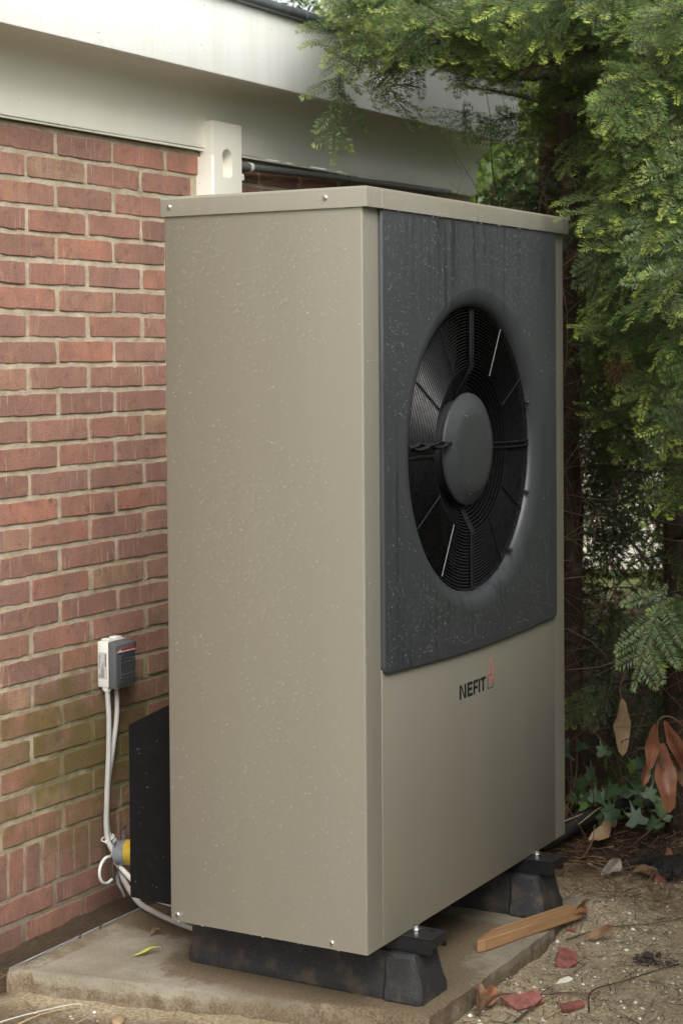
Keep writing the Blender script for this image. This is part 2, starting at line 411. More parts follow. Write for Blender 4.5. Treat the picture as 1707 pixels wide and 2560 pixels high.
# ------------------------------------------------------------------ ground sheet
def ground_z(x, y):
    x = np.asarray(x, float); y = np.asarray(y, float)
    z = -.158 + (fnoise(x+9, y+9, 0, 2.2)-.47)*.030 + (fnoise(x+3, y, 3, 14)-.47)*.016 + (fnoise(x, y, 7, 60, 2)-.4)*.006
    z = z + .012*np.clip((-y-.05)/.3, 0, 1)                          # a little higher in front of the slab
    z = z - .05*np.clip((y-.74)/.24, 0, 1)*np.clip((1.2-x)/.3, 0, 1)  # falls towards the foot of the wall
    z = z + .045*np.clip((x-1.0)/.8, 0, 1)                            # rises under the yews
    z = z + .034*np.clip((x-.62)/.22, 0, 1)*np.clip((1.25-x)/.3, 0, 1)*np.clip((y+.35)/.25, 0, 1)   # soil heaped against the far end of the slab
    ins = np.clip((y+.05)/.03, 0, 1)*np.clip((.73-y)/.03, 0, 1)*np.clip((x-.10+(y)*.2)/.03, 0, 1)*np.clip((.80-x)/.05, 0, 1)
    return z*(1-ins) + ins*(-.20)
def axis_pts(lo, hi, step, far):
    a = list(np.arange(lo, hi, step)); d = step
    x = hi
    while x < far: a.append(x); d *= 1.16; x += d
    a.append(far); d = step; x = lo-step; b = []
    while x > -far: b.append(x); d *= 1.16; x -= d
    b.append(-far); return np.array(b[::-1] + a)
gx = axis_pts(-.7, 2.3, .0105, 300); gy = axis_pts(-.85, 1.02, .0105, 300)
GX, GY = np.meshgrid(gx, gy, indexing='ij'); GZ = ground_z(GX, GY)
nx, ny = GX.shape; idx = np.arange(nx*ny).reshape(nx, ny)
F = np.stack([idx[:-1, :-1], idx[1:, :-1], idx[1:, 1:], idx[:-1, 1:]], -1).reshape(-1, 4)
dist = np.hypot(GX-1, GY)
lawn = np.clip((dist-4.2 + (fnoise(GX, GY, 1, .8)-.5)*1.5)/1.2, 0, 1)
hum = np.clip((GX-1.02 + (GY-.0)*.55 + (fnoise(GX, GY, 2, 4)-.48)*.55)/.22, 0, 1)*np.clip((4.8-dist), 0, 1)
hum = np.maximum(hum, np.clip((GY-.70)/.08, 0, 1)*.92*(GX < 3))
hum = np.maximum(hum, np.clip((.02-GX-.2*GY)/.06, 0, 1)*(.45+.5*(fnoise(GX, GY, 5, 12)-.2))*(GX > -3))
hum = np.clip(hum, 0, 1)
o = np_mesh('ground', np.stack([GX, GY, GZ], -1).reshape(-1, 3), F, 'soil', None, {'lawn': lawn.ravel(), 'humus': hum.ravel()}, True)
tag(o, kind='structure')
mb = MB(); mb.add([(6.5, .6, -.08), (21, 5.6, -.08), (19, 9.6, -.08), (5.6, 3.1, -.08)], [(0, 1, 2, 3)])
mb.v = [(x, y, float(ground_z(x, y))+.05) for x, y, z in mb.v]
tag(mb.build('garden_path', 'pale_gravel'), kind='structure')

# ------------------------------------------------------------------ house: wall of bricks, coved eaves, fascia, post
WY = 1.0
house = tag(empty('brick_house', (.6, 1.0, -.2)), 'red brick house wall under a deep white eave with rounded soffit', 'house')
def hp(o):
    o.parent = house; o.matrix_parent_inverse = Matrix.Translation(-Vector(house.location)); return o
XL, XR = -1.6, 2.56
mw = MB(); 
# mortar bed: a relief sheet 4-6 mm behind the brick faces, uneven from joint to joint
mx_ = np.arange(XL, XR+.001, .0125); mz_ = np.arange(-.30, 1.60, .0098)
A, B = np.meshgrid(mx_, mz_, indexing='ij')
Yd = WY + .0029 + (fnoise(A+5, B+7, 0, 16)-.47)*.0042 + (vnoise(A, B, 4, 80)-.5)*.0016
idx = np.arange(A.size).reshape(A.shape)
F = np.stack([idx[:-1, :-1], idx[1:, :-1], idx[1:, 1:], idx[:-1, 1:]], -1).reshape(-1, 4)
wall = np_mesh('brick_wall', np.stack([A, Yd, B], -1).reshape(-1, 3), F, 'mortar', None, None, True); hp(wall)
mb = MB().box((XL, WY+.02, -.3), (XR, 4.5, 1.60)); hp(mb.build('wall_core', 'mortar', smooth=False))

def brick_mesh(w, h, rng, chip=1.0, nper=(11, 3), depth=.014):
    a = []
    nxp, nzp = nper
    for i in range(nxp): a.append((-w/2 + w*i/nxp, -h/2))
    for i in range(nzp): a.append((w/2, -h/2 + h*i/nzp))
    for i in range(nxp): a.append((w/2 - w*i/nxp, h/2))
    for i in range(nzp): a.append((-w/2, h/2 - h*i/nzp))
    n = len(a); out = []; inn = []
    for i, (x, z) in enumerate(a):
        jx, jz = rng.normal(0, .0007*chip), rng.normal(0, .0006*chip)
        if rng.random() < .10*chip: jx -= math.copysign(.0030, x)*rng.random(); jz -= math.copysign(.0035, z)*rng.random()
        corner = i in (0, nxp, nxp+nzp, 2*nxp+nzp)
        if corner: jx -= math.copysign(.0010, x); jz -= math.copysign(.0008, z)
        ox, oz = x+jx, z+jz; out.append((ox, oz))
        b = .0009 + abs(rng.normal(0, .0004))
        inn.append((ox - math.copysign(min(b, abs(ox)), ox)*(1 if abs(ox) > w/2-.006 else 0.0), oz - math.copysign(min(b, abs(oz)), oz)*(1 if abs(oz) > h/2-.005 else 0)))
    tx, tz = rng.normal(0, .0035), rng.normal(0, .012)
    V = [(x, depth, z) for x, z in out] + [(x, .0007+x*tx+z*tz, z) for x, z in out] + [(x, x*tx+z*tz, z) for x, z in inn]
    Fs = []
    for i in range(n):
        j = (i+1) % n
        Fs += [(i, j, n+j, n+i), (n+i, n+j, 2*n+j, 2*n+i)]
    Fs.append(tuple(2*n+i for i in range(n)))
    me = bpy.data.meshes.new('brick'); me.from_pydata(V, [], Fs); me.update()
    bm = bmesh.new(); bm.from_mesh(me); bmesh.ops.recalc_face_normals(bm, faces=bm.faces)
    for f in bm.faces: f.smooth = False
    bm.to_mesh(me); bm.free(); me.materials.append(M['brick']); return me
rb = random.Random(3); rnb = np.random.default_rng(21)
BL, BH, PX, PZ = .2005, .0468, .2135, .0585
stret = [brick_mesh(BL*k, BH, rnb, c) for k, c in ((1, 1), (.995, .7), (1.004, 1.3), (.99, 1), (1.0, 1.5), (1.006, .8), (.985, 1.2), (1, 1), (.997, 1.6), (1.003, 1))]
sold = [brick_mesh(.0475*k, .1005, rnb, 1, (3, 5)) for k in (1, .96, 1.03, .98)]
half = [brick_mesh(BL*.5, BH, rnb, 1, (4, 3)) for _ in range(2)]
bricks = []
rest = []
def put_brick(me, x, z, named):
    loc = Vector((x + rb.gauss(0, .0012), WY + max(-.0011, min(.0009, rb.gauss(-.0002, .0006))), z + rb.gauss(0, .0007))); rot = Euler((0, rb.gauss(0, .0042), 0))
    if named:
        o = bpy.data.objects.new('brick', me); COL.objects.link(o); o.location = loc; o.rotation_euler = rot; o.parent = wall
        bricks.append(o)
    else: rest.append((me, Matrix.LocRotScale(loc, rot, None)))
def course(k, ztop, phase):
    i0 = int(math.floor((XL-phase)/PX)); i1 = int(math.ceil((XR-phase)/PX))
    for i in range(i0, i1):
        x0, x1 = phase+i*PX, phase+(i+1)*PX; xc = (x0+x1)/2
        if x0 < XL-.01 or x1 > XR+.12: continue
        if x1 > XR: continue
        if .93 < xc < 1.12 and ztop > 1.3: continue                     # the post stands here
        vis = (-.25 < xc < 1.0) or (k <= 3 and xc > 1.0)
        put_brick(rb.choice(stret), xc, ztop-BH/2, vis)
for k in range(27): course(k, 1.581-PZ*k, (.393 if k % 2 == 0 else .291))
for i in range(int((XL-.203)/.0566), int((XR-.203)/.0566)):
    x = .203+.0283+.0566*i
    put_brick(rb.choice(sold), x, -.047, -.05 < x < .80)
course(27, -.107, .36); course(28, -.1655, .255); course(29, -.224, .36)
for x, z in ((.905, 1.5575), (.902, 1.4405)): put_brick(half[0], x, z, True)
V = []; Fc = []
for me, mat_ in rest:
    b = len(V); V += [tuple(mat_ @ v.co) for v in me.vertices]; Fc += [tuple(b+i for i in p.vertices) for p in me.polygons]
me = bpy.data.meshes.new('further_bricks'); me.from_pydata(V, [], Fc); me.materials.append(M['brick'])
fb = link('further_bricks', me); fb.parent = wall; tag(fb, kind='stuff')

# coved eave: beam face rising from the wall, rounding over into the underside
RX0, RX1 = -1.6, 2.60
prof = [(.985, 1.600), (.984, 1.604)]
for i in range(15):
    t = i/14*math.pi/2; prof.append((.868 + .116*math.cos(t)**.9, 1.640 + .130*math.sin(t)))
prof += [(.8655, 1.7705)]
vs = []; fs = []
xs = np.linspace(RX0, XR+.005, 60)
for x in xs:
    for y, z in prof: vs.append((x, y + (vnoise(x, z, 0, 3.)-.5)*.004, z + (vnoise(x, y, 9, 2.)-.5)*.003))
n = len(prof)
for i in range(len(xs)-1):
    for j in range(n-1): fs.append((i*n+j, i*n+j+1, (i+1)*n+j+1, (i+1)*n+j))
endb = len(xs)*n - n
vs += [(XR+.005, 1.0, 1.60), (XR+.005, 1.0, 1.7705)]; fs.append(tuple(range(endb, endb+n)) + (len(vs)-1, len(vs)-2))
mb = MB().add(vs, fs).box((RX0, .9865, 1.594), (XR+.004, 1.0, 1.5995))
eave = mb.build('eave_beam', 'white_paint', ang=60); hp(eave)
roof = MB().box((RX0, .8655, 1.7715), (RX1-.01, 4.5, 1.945)).build('roof', 'white_paint', smooth=False); hp(roof)
mb = MB(); pf = []
bm = bmesh.new()
mb.box((RX0, .845, 1.756), (RX1, .865, 1.9475), .003, 2)
f = mb.build('fascia', 'white_paint_wet'); f.parent = roof; f.matrix_parent_inverse = Matrix.Identity(4); f.matrix_parent_inverse = roof.matrix_world.inverted() if False else Matrix.Translation(-Vector(house.location)).inverted() @ Matrix.Translation(-Vector(house.location))
mb = MB().box((RX0, .864, 1.9477), (RX1, 4.5, 1.956)); f2 = mb.build('roof_felt', 'zinc', roof, smooth=False)
mb = MB()
gp = [(x, .8365+(vnoise(x, 1, 0, 3)-.5)*.003, 1.9575+(vnoise(x, 5, 0, 2)-.5)*.003) for x in np.linspace(RX0, RX1, 50)]
mb.tube(gp, .0145, 14)
for x in (.35, 1.215, 2.05): mb.tube([(x-.006, .8365, 1.9575), (x+.006, .8365, 1.9575)], .0165, 14)
mb.build('roof_edge_roll', 'zinc', roof)
# post with a slot cut in its face
PX0, PX1, PY = .958, 1.091, .953
def slot_loop():
    a = []
    for i in range(9): t = math.pi*(i/8); a.append((1.0235+.0235*math.cos(t), 1.582+.020*math.sin(t)))
    a += [(1.0005, 1.545), (1.003, 1.534), (1.010, 1.5305), (1.037, 1.5305), (1.0445, 1.534), (1.047, 1.545)]
    return a
bm = bmesh.new()
ol = [bm.verts.new((x, PY, z)) for x, z in ((PX0+.004, -.2), (PX1, -.2), (PX1, 1.668), (PX0+.004, 1.668))]
il = [bm.verts.new((x, PY, z)) for x, z in slot_loop()]
oe = [bm.edges.new((ol[i], ol[(i+1) % 4])) for i in range(4)]; ie = [bm.edges.new((il[i], il[(i+1) % len(il)])) for i in range(len(il))]
bmesh.ops.triangle_fill(bm, use_beauty=True, edges=oe+ie)
bk = [bm.verts.new((v.co.x, PY+.026, v.co.z)) for v in il]
for i in range(len(il)): bm.faces.new((il[i], il[(i+1) % len(il)], bk[(i+1) % len(il)], bk[i]))
bm.faces.new(bk)
a = [bm.verts.new(c) for c in ((PX0, PY+.004, -.2), (PX0, PY+.004, 1.579), (PX0, WY+.01, 1.579), (PX0, WY+.01, -.2))]
bm.faces.new(a); bm.faces.new((ol[0], a[0], a[1], bm.verts.new((PX0+.004, PY, 1.579))))
bm.faces.new([bm.verts.new(c) for c in ((PX1, PY, -.2), (PX1, WY+.01, -.2), (PX1, WY+.01, 1.668), (PX1, PY, 1.668))])
bm.faces.new([bm.verts.new(c) for c in ((PX0, PY+.004, 1.579), (PX0+.004, PY, 1.579), (PX0+.03, PY, 1.581), (PX0+.03, WY, 1.581), (PX0, WY, 1.579))])
bm.faces.new([bm.verts.new(c) for c in ((PX0+.004, PY, 1.579), (PX0+.004, PY, 1.668), (PX0+.012, WY, 1.668), (PX0+.012, WY, 1.579))])
hp(flatten(MB().bm(bm).build('post', 'white_paint', ang=40)))

# ------------------------------------------------------------------ concrete slab
nu, nv = 150, 90
U, Vv = np.meshgrid(np.linspace(0, 1, nu), np.linspace(0, 1, nv), indexing='ij')
def slab_xy(U, Vv):
    y = -.083 + (.752+.083)*Vv
    xl = .080 + (-.092-.080)*Vv
    return xl + (.86-xl)*U, y
SX, SY = slab_xy(U, Vv)
edge = np.minimum.reduce([U*(1.2), Vv*.83, (1-Vv)*.83])
SZ = -.1205 + (fnoise(SX, SY, 0, 7)-.47)*.004 - np.clip(.012-edge, 0, 1)*.28*(0.6+fnoise(SX, SY, 8, 30))
SX = SX + np.where(U == 0, (fnoise(SX, SY, 5, 28)-.47)*.016, 0); SY = SY + np.where(Vv == 0, (fnoise(SX, SY, 6, 28)-.47)*.014, 0)
top = np.stack([SX, SY, SZ], -1).reshape(-1, 3)
idx = np.arange(nu*nv).reshape(nu, nv)
F = [tuple(q) for q in np.stack([idx[:-1, :-1], idx[1:, :-1], idx[1:, 1:], idx[:-1, 1:]], -1).reshape(-1, 4)]
ring = list(idx[:, 0]) + list(idx[-1, 1:]) + list(idx[-2::-1, -1]) + list(idx[0, -2:0:-1])
VV = [tuple(v) for v in top]; nr = len(ring); prev = ring
for lev, zz in enumerate((-.145, -.172, -.215)):
    cur = []
    for q in ring:
        x, y, z = top[q]; w = (float(fnoise(x+y*3, zz*9, 2, 22))-.47)*.010
        cur.append(len(VV)); VV.append((x + w + (-.004 if x < .3 else 0), y + w*.8, zz))
    for i in range(nr): F.append((prev[i], prev[(i+1) % nr], cur[(i+1) % nr], cur[i]))
    prev = cur
def foot_dirt(x, y):
    d1 = np.hypot(np.clip(np.abs(x-.165)-.055, 0, 9)*np.where(x < .165, 1.0, .62), np.clip(np.abs(y-.20)-.22, 0, 9)*.9)
    d = 1.04 - d1/.135
    d = np.maximum(d, .95 - np.hypot(np.clip(np.abs(x-.42)-.14, 0, 9), np.clip(.04-y, 0, 9))/.10)
    return np.clip(np.maximum(d, .42*(y > .70)), 0, 1)
dv = np.array(VV); dirt = foot_dirt(dv[:, 0], dv[:, 1]); dirt[nu*nv:] = .50
me = bpy.data.meshes.new('concrete_slab'); me.from_pydata(VV, [], F); me.update()
bm = bmesh.new(); bm.from_mesh(me); bmesh.ops.recalc_face_normals(bm, faces=bm.faces); bm.to_mesh(me); bm.free()
at = me.attributes.new('dirt', 'FLOAT', 'POINT'); at.data.foreach_set('value', dirt.astype(np.float32))
me.polygons.foreach_set('use_smooth', [True]*len(me.polygons)); me.set_sharp_from_angle(angle=rad(50))
slab = link('concrete_slab', me, 'concrete'); tag(slab, 'worn concrete paving slab with sandy dirt lying under the heat pump', 'slab')
mb = MB()                                                     # paint line along the rear arris and down the corner
px_ = np.linspace(-.088, .36, 46); w0 = None
for i in range(len(px_)-1):
    if vnoise(px_[i], 3, 1, 45) > .90 and px_[i] > .05: continue
    wa = .002+.0035*float(vnoise(px_[i], 2, 2, 30)); wb = .002+.0035*float(vnoise(px_[i+1], 2, 2, 30))
    x0, x1 = px_[i], px_[i+1]
    mb.add([(x0, .7535, -.1195), (x1, .7535, -.1195), (x1, .7535-wb, -.1185), (x0, .7535-wa, -.1185), (x0, .7545, -.126), (x1, .7545, -.126)], [(0, 1, 2, 3), (4, 5, 1, 0)])
mb.build('paint_line', 'label_paper', slab, smooth=False, fix=False)

# ------------------------------------------------------------------ heat pump
H, W, D = 1.38, .926, .4305
pump = tag(empty('heat_pump', (0, 0, 0)), 'tall beige heat pump cabinet with dark fan front, beaded with rain', 'heat pump')
FX, FZ = .463, .888
# side sheet wrapping round the front and back corners
r_ = .004
pl_ = [(.058, .0)]
for i in range(5): t = i/4*math.pi/2; pl_.append((r_-r_*math.sin(t), r_-r_*math.cos(t)))
pl_ += [(0, D-.004), (.004, D), (.03, D)]
def fold_sheet(pts, z0, z1, thick=.0012):
    k = len(pts); vs = [(x, y, z0) for x, y in pts] + [(x, y, z1) for x, y in pts]
    return MB().add(vs, [(i, i+1, k+i+1, k+i) for i in range(k-1)])
def no_fix(mb, name, mat, par, ang=35): return mb.build(name, mat, par, True, ang, fix=False)
no_fix(fold_sheet(pl_, 0, 1.36), 'side_panel', 'beige_metal', pump, 60)
no_fix(fold_sheet([(W-x, y) for x, y in pl_], 0, 1.36), 'side_panel', 'beige_metal', pump, 60)
MB().box((.032, D-.006, .0), (W-.032, D-.001, 1.36)).build('back_panel', 'beige_metal', pump, False)
MB().box((.004, .010, .001), (W-.004, D-.008, .006)).build('base_plate', 'black_shroud', pump, False)
# lower front sheet
MB().box((.0600, -.0012, .0), (.8660, .006, .515), .0012, 2).build('front_panel', 'beige_metal', pump)
for x in (.0590, .8670): MB().box((x-.0012, .0022, .0), (x+.0012, .008, 1.36)).build('panel_seam', 'seam_dark', pump, False)
# dark fan front: flat sheet with rounded lower corners, dished round the opening
X0, X1, Z0, Z1, FYF = .0585, .8665, .496, 1.350, -.0085
def rrect(x0, x1, z0, z1, r, n=5):
    a = []
    for cx, cz, s in ((x1-r, z0+r, -90), (x1-.002, z1-.002, 0), (x0+.002, z1-.002, 90), (x0+r, z0+r, 180)):
        rr = r if cz < .9 else .002
        for i in range(n): t = rad(s+90*i/(n-1)); a.append((cx+rr*math.cos(t), cz+rr*math.sin(t)))
    for i in range(1, 12): u = i/12; a.append((x0+r+(x1-x0-2*r)*u, z0-.011*math.sin(math.pi*u)))
    return a
bm = bmesh.new()
ol2 = rrect(X0+.004, X1-.004, Z0+.004, Z1, .012); n1 = len(ol2)
ol = [bm.verts.new((x, FYF, z)) for x, z in ol2]; NF = 96
RO, RI = .322, .286
il = [bm.verts.new((FX+RO*math.cos(2*math.pi*i/NF), FYF, FZ+RO*math.sin(2*math.pi*i/NF))) for i in range(NF)]
eo = [bm.edges.new((ol[i], ol[(i+1) % n1])) for i in range(n1)]; ei = [bm.edges.new((il[i], il[(i+1) % NF])) for i in range(NF)]
bmesh.ops.triangle_fill(bm, use_beauty=True, edges=eo+ei)
prev = ol
for off, y in ((.0015, FYF+.0006), (.0033, FYF+.0025), (.004, FYF+.005), (.004, .004)):
    o2 = rrect(X0+.004-off, X1-.004+off, Z0+.004-off, Z1, .012+off)
    cur = [bm.verts.new((x, y, z)) for x, z in o2]
    for i in range(n1): bm.faces.new((prev[i], prev[(i+1) % n1], cur[(i+1) % n1], cur[i]))
    prev = cur
prev = il
for r, y in ((.3195, FYF+.0002), (.312, FYF+.0014), (.303, FYF+.0038), (.295, FYF+.0074), (.2895, FYF+.0118), (RI, FYF+.0175), (.2845, FYF+.028)):
    cur = [bm.verts.new((FX+r*math.cos(2*math.pi*i/NF), y, FZ+r*math.sin(2*math.pi*i/NF))) for i in range(NF)]
    for i in range(NF): bm.faces.new((prev[i], prev[(i+1) % NF], cur[(i+1) % NF], cur[i]))
    prev = cur
flatten(MB().bm(bm).build('fan_front', 'anthracite_panel', pump, True, 28))
MB().lathe_y([(.2846, .0205), (.2846, .05), (.281, .20), (.281, .30)], FX, FZ, 64, True).build('fan_shroud', 'black_shroud', pump)
# wire guard
GY0 = .010
def gy(r): return GY0 if r > .166 else GY0 + (.166-r)*.55
mb = MB(); r = .2815
while r > .098:
    n = 72; vs = []; fs = []; w = .0011
    for i in range(n):
        t = 2*math.pi*i/n
        for k in range(5):
            q = 2*math.pi*k/5; rr = r + w*math.cos(q); vs.append((FX+rr*math.cos(t), gy(r)+w*math.sin(q), FZ+rr*math.sin(t)))
    for i in range(n):
        for k in range(5): fs.append((i*5+k, i*5+(k+1) % 5, ((i+1) % n)*5+(k+1) % 5, ((i+1) % n)*5+k))
    mb.add(vs, fs); r -= .0064
guard = mb.build('wire_guard', 'black_wire', pump); tag(guard, kind='stuff')
def spoke(angles, r0, r1, rad_=.0022, sep=0, mat='black_wire'):
    t = rad(angles); d = Vector((math.cos(t), 0, math.sin(t))); s = Vector((-math.sin(t), 0, math.cos(t)))*sep
    pts = []
    for r in ((r1, .2, .166, .13, r0) if r0 < .15 else (r1, r0)):
        p = Vector((FX, 0, FZ)) + d*r + s; p.y = gy(r) - .003; pts.append(p)
    if r0 >= .15: pts = [pts[0]+Vector((0, .003, 0))+d*.001] + pts
    MB().tube(pts, rad_, 6).build('spoke', mat, guard)
for a in (30, 60, 120, 150, 210, 240, 300, 330): spoke(a, .168, .2785, .0016)
for a in (0, 90, 180, 270):
    for s in (-.0050, .0050): spoke(a, .10, .2785, .0026, s)
# twisted cable bundle on the left arm
for k in range(2):
    pts = [(FX-.281+.175*i/12, GY0-.006+.004*math.sin(i*1.1+k*3), FZ+.013+.006*k+.003*math.cos(i*1.1+k*3)) for i in range(13)]
    MB().tube(pts, .0042, 8).build('motor_cable', 'black_wire', pump)
MB().lathe_y([(.0, -.001), (.060, -.0005), (.083, .001), (.089, .003), (.107, .0105), (.1125, .014), (.1135, .018), (.112, .021), (.102, .022), (.095, .06), (.095, .12)], FX, FZ, 72).build('hub_cap', 'hub_plastic', pump, True, 22)
for k in range(5):                                              # fan blades behind the guard
    mb = MB(); vs = []; fs = []
    for i in range(7):
        r = .09 + (.272-.09)*i/6
        for j in range(5):
            t = rad(k*72 + 10 + (j-2)*13 + (r-.09)*70); vs.append((FX+r*math.cos(t), .125+(j-2)*.020, FZ+r*math.sin(t)))
    for i in range(6):
        for j in range(4): fs.append((i*5+j, i*5+j+1, (i+1)*5+j+1, (i+1)*5+j))
    mb.add(vs, fs).build('fan_blade', 'fan_blade_plastic', pump)
for a in (18, -22, -52):
    t = rad(a); c = Vector((FX+.2795*math.cos(t), .004, FZ+.2795*math.sin(t)))
    MB().lathe_y([(0, -.004), (.003, -.003), (.0042, 0), (.0042, .006)], c.x, c.z, 10).build('grille_screw', 'black_steel', pump)
# lid: folded tray with rolled top edge
LO = .0045
bm = bmesh.new(); bmesh.ops.create_cube(bm, size=1)
lo, hi = Vector((-LO, -LO-.0075, 1.3435)), Vector((W+LO, D+LO, 1.381))
for v in bm.verts: v.co = Vector([(lo[i]+hi[i])/2+v.co[i]*(hi[i]-lo[i]) for i in range(3)])
bmesh.ops.bevel(bm, geom=[e_ for e_ in bm.edges if all(v.co.z > 1.37 for v in e_.verts)], offset=.007, segments=4, affect='EDGES', profile=.5)
bmesh.ops.bevel(bm, geom=[e_ for e_ in bm.edges if abs(e_.verts[0].co.z-e_.verts[1].co.z) > .02], offset=.0025, segments=2, affect='EDGES', profile=.5)
lid = MB().bm(bm).build('lid', 'beige_metal', pump, True, 40)
MB().box((.0505, -LO-.0085, 1.3437), (.0535, -LO-.005, 1.3765), .001, 1).build('lid_fold', 'beige_metal', lid)
# screws on the side sheet and lid
def pan_screw(x, y, z, par):
    mb = MB(); n = 14
    prof = [(0, .0032), (.0028, .0029), (.0043, .0016), (.0046, 0)]
    vs = []; fs = []
    for r, h in prof:
        for j in range(n): t = 2*math.pi*j/n; vs.append((x-h-.0008, y+r*math.cos(t), z+r*math.sin(t)))
    for i in range(len(prof)-1):
        for j in range(n): fs.append((i*n+j, i*n+(j+1) % n, (i+1)*n+(j+1) % n, (i+1)*n+j))
    o = mb.add(vs, fs).build('screw', 'steel', par)
    mb = MB(); vs = [(x-hh, y+  .0052*math.cos(2*math.pi*j/n), z+.0052*math.sin(2*math.pi*j/n)) for hh in (.0009, 0) for j in range(n)]
    mb.add(vs, [tuple(range(n))] + [(j, (j+1) % n, n+(j+1) % n, n+j) for j in range(n)]).build('washer', 'grey_pvc', o)
    MB().box((x-.0045, y-.0022, z-.0005), (x-.0038, y+.0022, z+.0005)).build('screw_slot', 'ink', o, False)
for y, z in ((.412, .0125), (.073, .0115)): pan_screw(0, y, z, pump)
for y, z in ((.413, 1.3610), (.073, 1.3625)): pan_screw(-LO, y, z, lid)
# lettering and flame mark
LY = -.0012
def flat(name, polys, mat, par, y):
    mb = MB()
    for p in polys: mb.prism(p, lambda u, v, h: (u, h, v), y, y-.0006)
    return mb.build(name, mat, par, False)
zb, zt = .3955, .4235; s = .0068; hs_ = .0054
def N(x0, x1): return [[(x0, zb), (x0+s, zb), (x0+s, zt), (x0, zt)], [(x1-s, zb), (x1, zb), (x1, zt), (x1-s, zt)], [(x0+s*.7, zt), (x0+s*1.25, zt), (x1-s*.7, zb), (x1-s*1.25, zb)]]
def bar(x0, x1, z0, z1): return [(x0, z0), (x1, z0), (x1, z1), (x0, z1)]
zm = (zb+zt)/2
letters = [N(.382, .4115),
           [bar(.4180, .4180+s, zb, zt), bar(.4180+s, .4405, zt-hs_, zt), bar(.4180+s, .4390, zm-hs_/2, zm+hs_/2), bar(.4180+s, .4405, zb, zb+hs_)],
           [bar(.4455, .4455+s, zb, zt), bar(.4455+s, .4660, zt-hs_, zt), bar(.4455+s, .4640, zm-hs_/2-.001, zm+hs_/2-.001)],
           [bar(.4695, .4695+s, zb, zt)],
           [bar(.4800, .5030, zt-hs_, zt), bar(.4915-s/2, .4915+s/2, zb, zt-hs_)]]
for k, L in enumerate(letters):
    L = [L[0]] + [[(u, v) for u, v in p] for p in L[1:]]
    flat('letter', L, 'ink', pump, LY-.0001 if k else LY-.0001)
e1 = .0012
flat('mark_frame', [bar(.513, .513+e1, zb, zt-.001), bar(.5385, .5385+e1, zb, .415), bar(.513+e1, .5385, zb, zb+e1), bar(.513+e1, .517, zt-.001-e1, zt-.001), bar(.5215, .533, zt-.001-e1, zt-.001)], 'ink', pump, LY-.0001)
def fl_hi(x):   # flame outline
    xs_ = [.5165, .519, .5225, .526, .530, .535, .540, .5445, .546]; zs_ = [.426, .438, .448, .4600, .4535, .4475, .4405, .433, .429]; return float(np.interp(x, xs_, zs_))
def fl_lo(x):
    xs_ = [.5165, .519, .5225, .526, .530, .535, .540, .5445, .546]; zs_ = [.422, .414, .4095, .4065, .4045, .4065, .4145, .4225, .428]; return float(np.interp(x, xs_, zs_))
pol = []; x = .5168
while x < .5452:
    a, b = x, x+.0010; lo1, lo2, h1, h2 = fl_lo(a), fl_lo(b), fl_hi(a), fl_hi(b)
    if .5200 < x < .5375:
        m0 = .4180 - abs(x-.528)*.1; m1 = .4440 - (x-.527)*.55
        pol.append([(a, lo1), (b, lo2), (b, m0), (a, m0)]); pol.append([(a, m1), (b, m1), (b, h2), (a, h1)])
    else: pol.append([(a, lo1), (b, lo2), (b, h2), (a, h1)])
    x += .0030
flat('flame_mark', pol, 'logo_red', pump, LY-.0003)
# mounting brackets bolted under the front edge
for bx, wd in ((.132, .064), (.700, .064)):
    mb = MB(); x0, x1 = bx, bx+wd
    mb.box((x0, -.062, -.0035), (x1, .42, -.0005), .0008, 1)
    mb.box((x0, -.062, -.030), (x0+.003, .42, -.0037)); mb.box((x1-.003, -.062, -.030), (x1, .42, -.0037))
    mb.box((x0+.0032, -.062, -.020), (x1-.0032, -.059, -.0037))
    br = mb.build('mounting_bracket', 'black_steel', pump)
    for q, (dx, dy) in enumerate(((.040, -.010), (.050, -.040))):
        mb = MB(); n = 6
        cx, cy = bx+dx, dy
        if q == 0:
            mb.prism([(cx+.0062*math.cos(2*math.pi*j/n), cy+.0062*math.sin(2*math.pi*j/n)) for j in range(n)], lambda u, v, h: (u, v, h), .0016, .0085)
            mb.prism([(cx+.0095*math.cos(2*math.pi*j/16), cy+.0095*math.sin(2*math.pi*j/16)) for j in range(16)], lambda u, v, h: (u, v, h), -.0002, .0015)
            mb.build('bolt', 'steel', br, False)
        else:
            mb.prism([(cx+.0055*math.cos(2*math.pi*j/12), cy+.0055*math.sin(2*math.pi*j/12)) for j in range(12)], lambda u, v, h: (u, v, h), -.0002, .0020)
            mb.build('rivet', 'black_steel', br, False)

